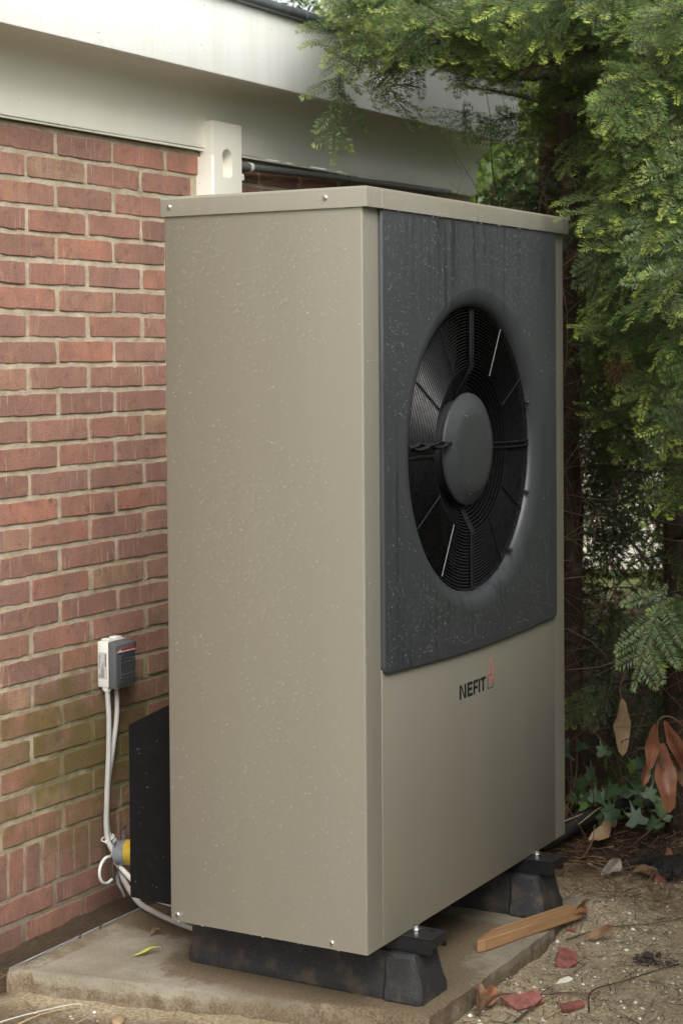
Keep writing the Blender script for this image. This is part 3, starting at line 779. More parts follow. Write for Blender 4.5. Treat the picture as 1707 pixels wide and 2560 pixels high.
# rubber feet: long moulded blocks with sloping flanks, a flared base and notched front
def rubber_foot(cx, label):
    root_y0, root_y1 = -.052, .470
    sec = [(-.058, -.121), (-.061, -.116), (-.060, -.102), (-.053, -.088), (-.052, -.060), (-.051, -.038), (-.046, -.0315), (.046, -.0315), (.051, -.038), (.052, -.060), (.053, -.088), (.060, -.102), (.061, -.116), (.058, -.121)]
    ys = [root_y0, root_y0+.004, root_y0+.012, root_y0+.035, root_y0+.075, root_y0+.082, root_y0+.090]
    ys += list(np.linspace(root_y0+.11, root_y1-.05, 16)) + [root_y1-.025, root_y1-.010, root_y1-.003, root_y1]
    vs = []; fs = []; k = len(sec)
    for i, y in enumerate(ys):
        e0 = min(y-root_y0, root_y1-y); sc = 1 - .16*max(0, 1-e0/.014)**2
        wide = 1.0 if y < root_y0+.08 else .90                       # the front block is wider than the rail behind it
        for x, z in sec:
            taper = (-.006*max(0, (z+.112)/.08) if y > .2 else .022*max(0, (z+.105)/.08))*max(0, 1-e0/.05)
            vs.append((x*sc*wide, y + taper, -.121 + (z+.121)*(.92+.08*sc) + float(vnoise(y, x, z, 60)-.5)*.0016))
    for i in range(len(ys)-1):
        for j in range(k): fs.append((i*k+j, (i*k+(j+1) % k), (i+1)*k+(j+1) % k, (i+1)*k+j))
    fs += [tuple(range(k)), tuple((len(ys)-1)*k+j for j in range(k))]
    root = tag(empty('rubber_foot', (cx, 0, -.121)), label, 'rubber foot', 'rubber feet carrying the heat pump')
    vs = [(x, y, z+.121) for x, y, z in vs]
    body = MB().add(vs, fs).build('block', 'rubber', root, True, 32)
    mb = MB().box((-.030, root_y0+.012, .0898), (.030, .45, .0915)); mb.build('channel_strip', 'black_steel', root, False)
    return root
ft = rubber_foot(.166, 'black rubber foot under the near end of the heat pump, sand heaped along it')
rubber_foot(.733, 'black rubber foot under the far end of the heat pump, beside the wooden stake')

# rain: drops standing on the sheets
def drops(name, n, fn, parent, rmin=.0006, rmax=.0019, dens=None, seed=1, nrm=(-1, 0, 0)):
    rg = np.random.default_rng(seed); nrm = np.array(nrm, float)
    zz = np.array([0, 0, 1.]); sd_ = np.cross(nrm, zz)
    P = []; 
    while len(P) < n:
        u, v = rg.random(2); p = fn(u, v)
        if p is None: continue
        if dens is not None and rg.random() > dens(p): continue
        P.append(p)
    P = np.array(P); r = rmin + (rmax-rmin)*rg.random(n)**3.0
    ang = np.arange(6)*math.pi/3; V = []; 
    base = [(1.0, 0.0), (.80, .50)]
    vv = np.zeros((n, 13, 3))
    for k, (rr, h) in enumerate(base):
        for j, a in enumerate(ang):
            off = (sd_*math.cos(a) + zz*math.sin(a)*1.15 - zz*.15*(1-rr))*rr
            vv[:, k*6+j] = P + r[:, None]*(off[None] + nrm*h)
    vv[:, 12] = P + r[:, None]*(nrm*.72 - zz*.06)
    q = [(j, (j+1) % 6, 6+(j+1) % 6) for j in range(6)] + [(j, 6+(j+1) % 6, 6+j) for j in range(6)] + [(6+j, 6+(j+1) % 6, 12) for j in range(6)]
    Fq = (np.arange(n)[:, None, None]*13 + np.array(q)[None]).reshape(-1, 3)
    o = np_mesh(name, vv.reshape(-1, 3), Fq, 'water_drop', parent, None, True); tag(o, kind='stuff'); return o
def nd(sx, sz, lo=.2):
    return lambda p: lo + (1-lo)*min(1, max(0, (float(fnoise(p[0]*2+p[1]*2+4, p[2], 3, sx))-.30)*2.6))
drops('rain_drops', 3000, lambda u, v: (-.0001, .004+u*(D-.008), .004+v*1.335), pump, .00065, .00120,
      lambda p: nd(5, 1)(p)*(.40+.60*min(1, max(0, (p[2]-.15)/.7))), 1)
drops('rain_drops', 230, lambda u, v: (-LO-.0001, u*D, 1.345+v*.028), lid, .0004, .0013, None, 2)
drops('rain_drops', 420, lambda u, v: (u*W, -LO-.0076, 1.345+v*.028), lid, .0004, .0012, None, 3, (0, -1, 0))
drops('rain_drops', 2600, lambda u, v: None if math.hypot(X0+.01+u*.79-FX, .505+v*.83-FZ) < .325 else (X0+.01+u*.79, FYF-.0001, .505+v*.83), pump, .00055, .00095, nd(6, 1, .35), 4, (0, -1, 0))
drops('rain_drops', 420, lambda u, v: (.062+u*.80, -.0013, .01+v*.47), pump, .0003, .0010, lambda p: .10+.9*max(0, min(1, (p[0]-.55)/.3)), 5, (0, -1, 0))
drops('rain_drops', 1300, lambda u, v: ((.005+u*.05) if u < .5 else (.870+(u-.5)*.10), -.0001, .01+v*1.32), pump, .0003, .0010, lambda p: .35+.65*min(1, p[2]), 6, (0, -1, 0))
drops('rain_drops', 90, lambda u, v: (FX+.09*(u*2-1), .0002, FZ+.09*(v*2-1)), pump, .0005, .0014, None, 7, (0, -1, 0))
drops('rain_drops', 26, lambda u, v: (-LO+.001, u*D, 1.3425-v*.001), lid, .0006, .0015, None, 8)
drops('rain_drops', 40, lambda u, v: (u*W, -LO-.0065, 1.3425-v*.001), lid, .0007, .0018, None, 9, (0, -1, 0))
drops('rain_drops', 26, lambda u, v: (.0005, u*D, -.0006), pump, .0008, .0020, None, 10)

# ------------------------------------------------------------------ things round the back and on the wall
cx0 = .15
mb = MB(); sidep = [(.425, -.030), (.634, -.026), (.634, .327), (.60, .345), (.425, .432)]
mb.prism(sidep, lambda u, v, h: (h, u, v), cx0, cx0+.56)
pc = mb.build('pipe_cover', 'black_cover', None, False); tag(pc, 'black sheet metal pipe cover with sloping top behind the heat pump', 'cover')
dr = drops('rain_drops', 130, lambda u, v: (cx0-.0001, .43+u*.2, -.02+v*.34), pc, .0004, .0010, None, 12)

sw = tag(empty('isolator_switch', (.525, 1.0, .31)), 'small grey and white isolator switch box on the brick wall', 'switch')
sx, sz = .5255, .3095
def swp(o): o.parent = sw; o.matrix_parent_inverse = Matrix.Translation(-Vector(sw.location)); return o
base = swp(MB().box((sx, .9685, sz+.001), (sx+.073, .999, sz+.108), .003, 2).build('base', 'white_plastic'))
swp(MB().box((sx+.010, .975, sz+.1085), (sx+.030, .996, sz+.113), .002, 2).box((sx+.040, .975, sz+.1085), (sx+.064, .996, sz+.114), .002, 2).build('knockout', 'white_plastic'))
bm = bmesh.new(); bmesh.ops.create_cube(bm, size=1)
lo, hi = Vector((sx-.0008, .946, sz)), Vector((sx+.0738, .968, sz+.1095))
for v in bm.verts: v.co = Vector([(lo[i]+hi[i])/2+v.co[i]*(hi[i]-lo[i]) for i in range(3)])
for v in bm.verts:
    if v.co.y < .95 and v.co.z > sz+.05: v.co.z -= .008
bmesh.ops.bevel(bm, geom=bm.edges[:], offset=.0025, segments=2, affect='EDGES', profile=.5)
cover = swp(MB().bm(bm).build('cover', 'switch_grey'))
dk = swp(MB().box((sx+.006, .9435, sz+.006), (sx+.0735, .9462, sz+.0835), .001, 1).build('front_plate', 'switch_dark'))
swp(MB().box((sx+.012, .9424, sz+.022), (sx+.0145, .9436, sz+.076)).box((sx+.015, .9426, sz+.066), (sx+.07, .9436, sz+.0672)).box((sx+.015, .9426, sz+.058), (sx+.07, .9436, sz+.0592)).box((sx+.015, .9426, sz+.030), (sx+.07, .9436, sz+.0312)).box((sx+.015, .9426, sz+.022), (sx+.07, .9436, sz+.0232)).build('rib', 'switch_grey', smooth=False))
swp(MB().box((sx+.006, .9440, sz+.0860), (sx+.0728, .9459, sz+.0905)).build('red_stripe', 'red_print', smooth=False))
swp(MB().box((sx+.006, .9440, sz+.0840), (sx+.0728, .9459, sz+.0857)).build('white_stripe', 'white_print', smooth=False))
def put_text(body, size, rot, loc, mat, name='lettering', bold=0):
    me = text_mesh(body, size, bold); me.transform(Matrix.Translation(loc) @ Euler(rot).to_matrix().to_4x4()); me.materials.clear(); me.materials.append(M[mat])
    return link(name, me)
swp(put_text('ABB', .0058, (rad(90), 0, 0), (sx+.0085, .9437, sz+.0861), 'white_print', bold=.0002))
swp(MB().box((sx+.0755, .955, sz+.082), (sx+.093, .9640, sz+.098), .002, 2).build('lever', 'switch_dark'))
st = swp(MB().box((sx-.0004, .9715, sz+.021), (sx+.001, .9960, sz+.083)).build('rating_label', 'label_paper', smooth=False))
def side_text(body, size, y, z): return swp(put_text(body, size, (0, rad(-90), 0), (0, 0, 0), 'ink'))
def st_text(body, size, y, z):
    me = text_mesh(body, size, .0001)
    # runs upwards on the left-hand face
    mt = Matrix(((0, 0, -1, sx-.0006), (0, 1, 0, y), (1, 0, 0, z), (0, 0, 0, 1)))
    me.transform(mt); me.materials.clear(); me.materials.append(M['ink']); swp(link('lettering', me))
st_text('BW 425 TPSN', .0052, .9905, sz+.046); st_text('ABB', .0052, .9905, sz+.023)
mb = MB()
for i in range(16): mb.box((sx-.0008, .9735, sz+.050+i*.0019), (sx-.0004, .9775, sz+.050+i*.0019+(.0011 if i % 3 else .0005)))
for i in range(5): mb.box((sx-.0008, .9795+i*.0022, sz+.024), (sx-.0004, .9802+i*.0022, sz+.044+(i*7 % 4)*.006))
swp(mb.build('small_print', 'ink', smooth=False))
for gxx in (.014, .050):
    g_ = []
    mb = MB().tube([(sx+gxx, .982, sz+.002), (sx+gxx, .982, sz-.006)], .0115, 14).tube([(sx+gxx, .982, sz-.006), (sx+gxx, .982, sz-.010)], .0085, 12)
    swp(mb.build('cable_gland', 'white_plastic'))
dsw = drops('rain_drops', 130, lambda u, v: (sx+.004+u*.066, .9423, sz+.004+v*.08), None, .0005, .0012, None, 14, (0, -1, 0)); swp(dsw)

c1 = smooth_path([(sx+.014, .982, .302), (.5350, .975, .235), (.5215, .967, .150), (.5125, .966, .060), (.5105, .965, -.030), (.4900, .925, -.068), (.4240, .852, -.096), (.352, .765, -.108), (.312, .700, -.1085), (.270, .600, -.1085), (.240, .50, -.1085)], 8)
c2 = smooth_path([(sx+.050, .982, .302), (.5640, .974, .240), (.5420, .970, .165), (.5300, .976, .080), (.5275, .976, -.020), (.5270, .955, -.045), (.475, .915, -.052), (.440, .87, -.050), (.43, .80, -.045)], 8)
tag(MB().tube(c1, .0062, 12).build('power_cable', 'grey_pvc'), 'grey power cable looping from the switch box down under the black cover', 'cable', 'grey cables below the switch box')
tag(MB().tube(c2, .0060, 12).build('power_cable', 'grey_pvc'), 'rear grey cable running from the switch box into the taped pipe', 'cable', 'grey cables below the switch box')
mb = MB(); t_ = [(.519+.0175*math.cos(a), .969+.0125*math.sin(a), -.037+.004*math.cos(a)) for a in np.linspace(0, 2*math.pi, 20)]
mb.tube(t_, .0016, 6, False)
tie = mb.box((.4985, .955, -.0445), (.5055, .962, -.0365), .001, 1).build('cable_tie', 'white_plastic'); tag(tie, 'white cable tie binding the two grey cables', 'cable tie')
mb = MB().tube(smooth_path([(.445, .86, -.045), (.470, .915, -.055)] + [(.476+.031*math.cos(a), .938, -.096+.030*math.sin(a)) for a in np.linspace(rad(70), rad(300), 9)], 5), .0034, 10)
tag(mb.build('loop_cable', 'white_plastic'), 'thin white cable curled in a loop beside the brick wall', 'cable')
mb = MB().tube(smooth_path([(.435, .885, -.060), (.422, .845, -.078), (.400, .79, -.098), (.385, .73, -.112), (.37, .66, -.112)], 6), .0055, 10)
tag(mb.build('cream_cable', 'white_plastic'), 'cream cable leaving the taped pipe end towards the ground', 'cable')
# wrapped pipe end
pipe = tag(empty('insulated_pipe', (.45, .84, -.07)), 'yellow banded pipe end wrapped in torn grey tape behind the black cover', 'pipe')
def pp(o): o.parent = pipe; o.matrix_parent_inverse = Matrix.Translation(-Vector(pipe.location)); return o
ax = Vector((-.10, .22, -.02)); p0 = Vector((.480, .66, -.012)); p1 = Vector((.432, .878, -.038))
def along(t): return p0.lerp(p1, t)
mb = MB().tube([along(0), along(.55), along(.75), along(.93), along(1)], [.029, .029, .029, .028, .027], 20, False); mb.tube([along(1), along(.8)], [.024, .024], 20, True)
pp(mb.build('sleeve', 'grey_tape'))
pp(MB().tube([along(.60), along(.70)],   .0298, 20, False).tube([along(.80), along(.88)], .0292, 20, False).build('yellow_band', 'yellow_tape'))
pp(MB().tube([along(.97), along(.965)], .0236, 20).build('dark_bore', 'black_shroud'))
for a, ln in ((1.2, .055), (4.4, .07), (2.4, .03)):
    b0 = along(.95) + Vector((math.cos(a)*.027, 0, math.sin(a)*.027)); vs = []
    for i in range(6):
        q = b0 + Vector((math.cos(a)*.3, .25*math.sin(i), math.sin(a)))*ln*i/5*1.0; w = .006*(1-.1*i)
        vs += [q+Vector((w, .002*math.sin(i*2), 0)), q-Vector((w, 0, .002))]
    pp(MB().add(vs, [(2*i, 2*i+1, 2*i+3, 2*i+2) for i in range(5)]).build('tape_end', 'grey_tape', fix=False))
tag(MB().tube(smooth_path([(.43, .70, -.100), (.38, .66, -.1), (.34, .60, -.100)], 5), .006, 8).build('blue_pipe', 'blue_plastic'), 'short blue plastic pipe glimpsed under the black cover', 'pipe')

# conduit under the eave with a socket, clip and a stray cable
cpts = [(1.112, .972, 1.567), (1.4, .975, 1.574), (1.724, .976, 1.581), (2.05, .975, 1.586), (2.34, .972, 1.590)]
con = tag(MB().tube(smooth_path(cpts, 6), .0095, 14).build('conduit_pipe', 'conduit_grey'), 'grey plastic conduit running along under the white eave', 'pipe')
MB().tube([(1.104, .972, 1.567), (1.150, .972, 1.568)], .0125, 14).build('socket', 'conduit_grey', con)
MB().tube([(1.69, .976, 1.580), (1.735, .976, 1.5815)], .0118, 14).build('socket', 'conduit_grey', con)
MB().tube([(1.149, .972, 1.568), (1.163, .972, 1.5683)], .0131, 14).build('glue_ring', 'white_plastic', con)
MB().tube([(1.104, .974, 1.562), (1.100, .972, 1.545), (1.101, .972, 1.43)], .0065, 8).build('down_tube', 'conduit_grey', con)
MB().box((1.0935, .958, 1.528), (1.112, .972, 1.546), .002, 1).build('clip', 'white_plastic', con)
MB().tube(smooth_path([(2.34, .972, 1.590), (2.385, .965, 1.60), (2.415, .962, 1.635), (2.405, .962, 1.675), (2.37, .965, 1.69)], 6), .0045, 8).build('cable_tail', 'white_plastic', con)

# ------------------------------------------------------------------ yew foliage
def rot_to(d, n):
    d = d/np.linalg.norm(d); n = n - d*(n@d); ln = np.linalg.norm(n)
    if ln < 1e-4: n = np.cross(d, [1, 0, 0]); ln = np.linalg.norm(n)
    n = n/ln; return np.stack([d, np.cross(n, d), n], 1)          # columns X fwd, Y side, Z normal
def make_spray(rg, L=.24, spacing=.0031, nl=.021, wid=.0024, shoots=9, young=.5):
    NV = []; NT_ = []; ST = []
    def shoot(p0, d0, nrm, ln, tipk):
        n = max(4, int(ln/spacing)); p = np.array(p0, float); d = np.array(d0, float); pts = [p.copy()]
        for i in range(n):
            s = i/n
            d = d + np.array([0, 0, -.35])*spacing*4 + rg.normal(0, .012, 3); d /= np.linalg.norm(d)
            p = p + d*spacing; pts.append(p.copy())
            sidev = np.cross(nrm, d); sidev /= np.linalg.norm(sidev)
            env = min(1, .35+s*3)*(1-.45*max(0, (s-.72)/.28))
            for sg in (-1, 1):
                a = rad(rg.normal(28, 9) + (22 if s > .9 else 0)); l = nl*env*rg.uniform(.8, 1.1)
                nd_ = sidev*sg*math.cos(a) + d*math.sin(a) + nrm*rg.normal(.16, .17); nd_ /= np.linalg.norm(nd_)
                pv = np.cross(nd_, nrm + sidev*rg.normal(0, .35)); pv /= np.linalg.norm(pv); w = wid*.5*rg.uniform(.85, 1.15)
                m_ = p + nd_*l*.5
                NV.append((p, m_ + pv*w, p + nd_*l - nrm*l*.12*rg.random(), m_ - pv*w))
                k = max(0, min(1, (s-.62)/.25))*tipk
                NT_.append(k)
        for sg in np.linspace(-70, 70, 5):                           # terminal rosette
            a = rad(sg + rg.normal(0, 8)); sidev = np.cross(nrm, d)
            nd_ = d*math.cos(a)+sidev*math.sin(a)+nrm*rg.normal(.1, .2); nd_ /= np.linalg.norm(nd_); l = nl*.55
            pv = np.cross(nd_, nrm); pv /= np.linalg.norm(pv)+1e-9
            NV.append((p, p+nd_*l*.5+pv*wid*.5, p+nd_*l, p+nd_*l*.5-pv*wid*.5)); NT_.append(tipk)
        ST.append((np.array(pts[::max(1, len(pts)//5)]), ))
        return pts
    nrm = np.array([0, 0, 1.])
    main = shoot((0, 0, 0), (1, 0, .12), nrm, L, young*rg.uniform(.5, 1.2))
    for k in range(shoots):
        s = .10 + .78*k/shoots; p = main[int(s*(len(main)-1))]; sg = 1 if k % 2 else -1
        ln = L*(.52-.34*s)*rg.uniform(.75, 1.2); a = rad(rg.normal(48, 8))*sg
        shoot(p, (math.cos(a), math.sin(a), rg.normal(-.02, .12)), nrm, max(.03, ln), young*rg.uniform(.2, 1.3))
    return np.array(NV), np.array(NT_), ST
rg = np.random.default_rng(77)
FINE = [make_spray(rg, rg.uniform(.18, .27), .0034, .0215, .0026, 8, y) for y in (.9, .2, .6, .1, .8, .35, .95, .5, .15, .7)]
COARSE = [make_spray(rg, .26, .0066, .027, .0048, 7, y) for y in (.25, .05, .35, .1)]
class Crown:
    def __init__(s): s.V = []; s.T = []; s.TT = []; s.SV = []; s.SF = []; s.nv = 0; s.ns = 0
    def add(s, tpl, pos, d, n, scale, tone=0., stem=True, tipk=1.):
        R_ = rot_to(np.asarray(d, float), np.asarray(n, float))*scale
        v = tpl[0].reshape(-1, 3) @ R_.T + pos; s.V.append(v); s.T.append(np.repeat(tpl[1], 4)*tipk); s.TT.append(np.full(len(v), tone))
        if stem:
            for (pts,) in tpl[2]:
                q = pts @ R_.T + pos; k = len(q); r = np.linspace(.0016, .0007, k)*scale
                ring = [q + np.outer(r, w) for w in (R_[:, 1]/scale, (R_[:, 2]*.8-R_[:, 1]*.6)/scale, (-R_[:, 2]*.8-R_[:, 1]*.6)/scale)]
                b = s.ns; s.SV.append(np.stack(ring, 1).reshape(-1, 3)); s.ns += 3*k
                for i in range(k-1):
                    for j in range(3): s.SF.append((b+i*3+j, b+i*3+(j+1) % 3, b+(i+1)*3+(j+1) % 3, b+(i+1)*3+j))
    def build(s, parent, mat='yew_needle', name='foliage'):
        V = np.concatenate(s.V); n = len(V)//4; F = np.arange(n*4).reshape(-1, 4)
        o = np_mesh(name, V, F, mat, parent, {'tip': np.clip(np.concatenate(s.T), 0, 1), 'tone': np.concatenate(s.TT)})
        if s.SV: np_mesh('twigs', np.concatenate(s.SV), np.array(s.SF), 'twig_dark', parent)
        return o
CAMP = np.array([-2.79, -1.54, 1.08])
def over_lid(t):      # boughs of the big yew stop short of the eave's left half and are lifted clear of the lid
    return t[0]-1.76*t[1] > -.16 + .05*math.sin(t[2]*40) and t[2] > 1.675 + .05*math.sin(t[0]*23+t[1]*9) - .30*max(0, t[0]-1.0) and not (t[1] > .835 and t[2] < 1.985)
def beside_unit(t):   # boughs of the right-hand yew stay past the cabinet's far corner
    return t[2] > 1.62 or (t[0]-.929) - 2.42*t[1] > .015
def dress_limb(cr, pts, parent, nspray, rg, r0=.012, spread=.10, droop=.55, scale=(.8, 1.15), tpl=FINE, from_t=.25, left=np.array([-.55, .25, 0.]), ok=None):
    path = smooth_path(pts, 8); path = [p + Vector((rg.normal(0, .006), rg.normal(0, .006), rg.normal(0, .006))) for p in path]
    n = len(path)
    nt = int(n*.78)
    if ok is not None:
        while nt > 4 and not all(ok(np.array(q)+np.array([-.10, -.02, -.05])) for q in path[max(0, nt-3):nt]): nt -= 1
    MB().tube(path[:nt], [r0*(1-.85*i/(n-1)) for i in range(nt)], 6).build('limb', 'yew_bark', parent)
    P = np.array([tuple(p) for p in path])
    for k in range(nspray):
        t = from_t + (1-from_t)*((k+rg.random())/nspray); i = min(n-2, int(t*(n-1))); f = t*(n-1)-i
        p = P[i]*(1-f)+P[i+1]*f; tan = P[i+1]-P[i]; tan /= np.linalg.norm(tan)
        sidev = np.cross([0, 0, 1.], tan); sidev /= np.linalg.norm(sidev)
        sg = 1 if k % 2 else -1
        d = tan*rg.uniform(.5, 1.1) + sidev*sg*rg.uniform(.15, .9)*(1.15-t) + np.array([0, 0, -1.])*rg.uniform(.05, droop) + left*.25
        nrm = np.array([0, 0, 1.]) + rg.normal(0, .35, 3) + np.array([-.72, -.62, .3])*rg.uniform(.4, 1.5)
        pos = p + rg.normal(0, spread*.35, 3) - d/np.linalg.norm(d)*.05
        sc = rg.uniform(*scale); dn = d/np.linalg.norm(d)
        if ok is not None:
            tries = 0
            while not (ok(pos+dn*.26*sc+np.array([0, 0, -.03])) and ok(pos+dn*.12)) and tries < 6:
                sc *= .86; pos = pos - dn*.04 + np.array([0, 0, .012]); tries += 1
            if not (ok(pos+dn*.26*sc+np.array([0, 0, -.03])) and ok(pos+dn*.12)): continue
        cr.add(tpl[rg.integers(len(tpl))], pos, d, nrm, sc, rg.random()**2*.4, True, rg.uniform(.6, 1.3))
def trunk(name, pts, r, mat, parent, n=12):
    path = smooth_path(pts, 8); k = len(path)
    rs = [(r[0] + (r[1]-r[0])*i/(k-1))*(1+.10*(float(vnoise(i*.7, r[0]*90, 0, 1))-.5)) for i in range(k)]
    mb = MB().tube(path, rs, n); mb.v = [(x + (float(vnoise(x*40, y*40, z*9))-.5)*.010, y + (float(vnoise(x*40+9, y*40, z*9))-.5)*.010, z) for x, y, z in mb.v]
    return mb.build(name, mat, parent, True, 60)
def scatter(cr, n, rg, centre, half, tpl, scale, tone, dirb=(-.5, -.15, -.35), keep=None, tipk=1.):
    k = 0
    while k < n:
        p = np.array(centre) + (rg.random(3)*2-1)*np.array(half)
        if keep is not None and not keep(p): continue
        d = np.array(dirb) + rg.normal(0, .5, 3); nrm = np.array([0, 0, 1.])+rg.normal(0, .5, 3)
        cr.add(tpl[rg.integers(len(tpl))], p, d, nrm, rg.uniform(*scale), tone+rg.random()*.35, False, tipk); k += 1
def twig_tangle(name, n, rg, centre, half, parent, lmin, lmax, r=.0016, mat='twig_dark', dirb=(0, 0, 0), seg=6):
    V = []; F = []
    for k in range(n):
        p = np.array(centre) + (rg.random(3)*2-1)*np.array(half); d = rg.normal(0, 1, 3)+np.array(dirb); d /= np.linalg.norm(d)
        L = rg.uniform(lmin, lmax); bend = rg.normal(0, .35, 3); rr = r*rg.uniform(.5, 1.4)
        a = np.cross(d, [.3, .5, .8]); a /= np.linalg.norm(a); b2 = np.cross(d, a)
        b0 = len(V)
        for i in range(seg):
            w = rr*(1-.8*i/(seg-1))
            for j in range(3): t = 2.094*j; V.append(p + (a*math.cos(t)+b2*math.sin(t))*w)
            d = d + bend*.35 + rg.normal(0, .10, 3); d /= np.linalg.norm(d); p = p + d*L/seg
        for i in range(seg-1):
            for j in range(3): F.append((b0+i*3+j, b0+i*3+(j+1) % 3, b0+(i+1)*3+(j+1) % 3, b0+(i+1)*3+j))
    o = np_mesh(name, np.array(V), np.array(F), mat, parent); tag(o, kind='stuff'); return o
def tree_root(name, loc, label, cat='tree', group='yew trees behind the heat pump'):
    return tag(empty(name, loc), label, cat, group)
def adopt(root):
    for c in list(root.children): c.matrix_parent_inverse = Matrix.Translation(-Vector(root.location))

rg = np.random.default_rng(5)
# yew A: stands just behind the right edge of the unit; its limbs reach left over the lid
ta = tree_root('yew_tree', (1.62, .27, -.13), 'large dark yew whose boughs hang over the cabinet and white fascia', 'tree')
trunk('trunk', [(1.60, .27, -.16), (1.63, .27, .4), (1.64, .28, 1.0), (1.66, .29, 1.6), (1.62, .29, 2.3), (1.6, .3, 3.2)], (.033, .020), 'yew_bark', ta)
ca = Crown()
LA = [([(1.58, .30, 2.15), (1.23, .44, 2.00), (.98, .62, 1.93), (.87, .72, 1.87)], 34),
      ([(1.60, .28, 1.95), (1.17, .40, 1.86), (.93, .55, 1.80), (.84, .62, 1.73), (.80, .64, 1.66)], 34),
      ([(1.60, .28, 1.88), (1.08, .32, 1.79), (.86, .40, 1.75), (.76, .45, 1.71)], 26),
      ([(1.60, .27, 1.80), (1.05, .20, 1.73), (.82, .24, 1.69), (.74, .28, 1.64)], 26),
      ([(1.60, .28, 2.0), (.98, .12, 1.85), (.80, .22, 1.79), (.70, .30, 1.74)], 34),
      ([(1.60, .20, 1.95), (1.05, -.04, 1.78), (.85, .04, 1.71), (.76, .10, 1.64)], 34),
      ([(1.60, .25, 1.72), (1.15, .03, 1.62), (.96, .12, 1.585), (.87, .19, 1.545)], 16),
      ([(1.58, .3, 2.25), (1.35, .65, 2.08), (1.25, .88, 2.02), (1.18, 1.0, 1.99)], 26),
      ([(1.58, .3, 2.25), (1.15, .55, 2.06), (.98, .72, 2.0), (.93, .85, 1.97)], 26),
      ([(1.58, .3, 2.1), (1.10, .15, 1.98), (.92, .3, 1.94), (.80, .42, 1.90)], 30),
      ([(1.58, .3, 2.1), (1.20, .0, 1.98), (1.0, -.1, 1.93), (.88, -.05, 1.88)], 26)]
for pts, ns in LA: dress_limb(ca, pts, ta, int(ns*.60), rg, ok=over_lid)
hang = make_spray(np.random.default_rng(3), .25, .0034, .022, .0026, 5, .25)
ca.add(hang, np.array((.99, .60, 1.765)), (-.30, -.02, -.75), (-.6, -.6, .5), .95)
ca.add(hang, np.array((1.02, .62, 1.80)), (-.20, -.1, -.6), (-.6, -.6, .5), .6)
scatter(ca, 70, rg, (1.45, .35, 1.98), (.42, .40, .28), FINE, (.9, 1.2), .15, keep=lambda p: over_lid(p+np.array([-.2, -.03, -.12])))
scatter(ca, 240, rg, (2.15, .35, 2.75), (.75, .9, .62), COARSE, (1.0, 1.5), .1)
ca.build(ta); adopt(ta)

# yew B: to the right, bough tips coming forward
tb = tree_root('yew_tree', (1.53, -.06, -.12), 'yew at the right edge with bright shoot tips reaching in front of the shade', 'tree')
trunk('trunk', [(1.52, -.06, -.14), (1.53, -.05, .54), (1.59, -.03, 1.09), (1.62, .04, 1.54), (1.63, .08, 2.4), (1.6, .1, 3.0)], (.034, .022), 'yew_bark', tb)
cb = Crown()
LB = [([(1.60, .02, 1.75), (1.22, -.26, 1.74), (.91, -.22, 1.67), (.82, -.15, 1.60)], 24),
      ([(1.60, .02, 1.65), (1.07, -.31, 1.57), (.86, -.22, 1.50), (.80, -.14, 1.44)], 22),
      ([(1.59, -.02, 1.50), (1.13, -.32, 1.48), (.87, -.27, 1.40), (.79, -.22, 1.34)], 14),
      ([(1.59, -.03, 1.40), (1.03, -.35, 1.40), (.85, -.32, 1.34), (.76, -.27, 1.27)], 14),
      ([(1.59, -.03, 1.33), (1.32, -.20, 1.33), (1.09, -.13, 1.29), (1.06, .02, 1.255)], 9),
      ([(1.58, -.03, 1.15), (1.12, -.32, 1.16), (.97, -.23, 1.125), (.89, -.17, 1.09)], 8),
      ([(1.55, -.05, .95), (.98, -.42, .93), (.82, -.35, .91)], 4),
      ([(1.53, -.05, .62), (.95, -.42, .60), (.76, -.37, .585), (.70, -.31, .555)], 6),
      ([(1.60, .02, 1.95), (1.25, -.30, 1.92), (1.02, -.33, 1.85), (.90, -.28, 1.78)], 28)]
LB += [([(1.56, -.02, .98), (1.30, -.12, .98), (1.18, -.10, .95), (1.12, -.06, .91)], 8), ([(1.55, -.05, .86), (1.10, -.30, .84), (.96, -.28, .81)], 6), ([(1.55, .0, 1.15), (1.36, -.02, 1.13), (1.24, .01, 1.08), (1.19, .03, 1.04)], 9), ([(1.54, -.03, .45), (1.40, -.14, .44), (1.30, -.12, .40)], 5),
       ([(1.58, -.02, 1.52), (1.40, -.19, 1.48), (1.24, -.10, 1.46), (1.16, -.05, 1.42), (1.10, -.02, 1.37)], 11),
       ([(1.57, -.03, 1.30), (1.30, -.23, 1.27), (1.14, -.17, 1.25), (1.06, -.10, 1.20), (1.07, -.02, 1.17)], 9),
       ([(1.56, -.04, 1.08), (1.20, -.28, 1.06), (1.01, -.26, 1.04), (.95, -.24, 1.00)], 8),
       ([(1.56, -.04, 1.40), (.95, -.42, 1.36), (.78, -.39, 1.30), (.70, -.36, 1.23)], 12),
       ([(1.55, -.05, 1.22), (.95, -.44, 1.22), (.79, -.40, 1.18), (.72, -.38, 1.12)], 10),
       ([(1.60, .00, 1.62), (1.02, -.34, 1.56), (.90, -.31, 1.50), (.86, -.26, 1.43)], 14),
       ([(1.54, -.05, .74), (1.39, -.20, .73), (1.27, -.18, .70)], 4),
       ([(1.60, .03, 1.70), (1.42, -.01, 1.64), (1.29, .02, 1.58), (1.22, .05, 1.50)], 12),
       ([(1.61, .20, 1.80), (1.27, .09, 1.72), (1.15, .12, 1.66), (1.13, .15, 1.60)], 10)]
for pts, ns in LB: dress_limb(cb, pts, tb, max(4, int(ns*.66)), rg, .009, .05, .75, (.75, 1.05), ok=beside_unit)
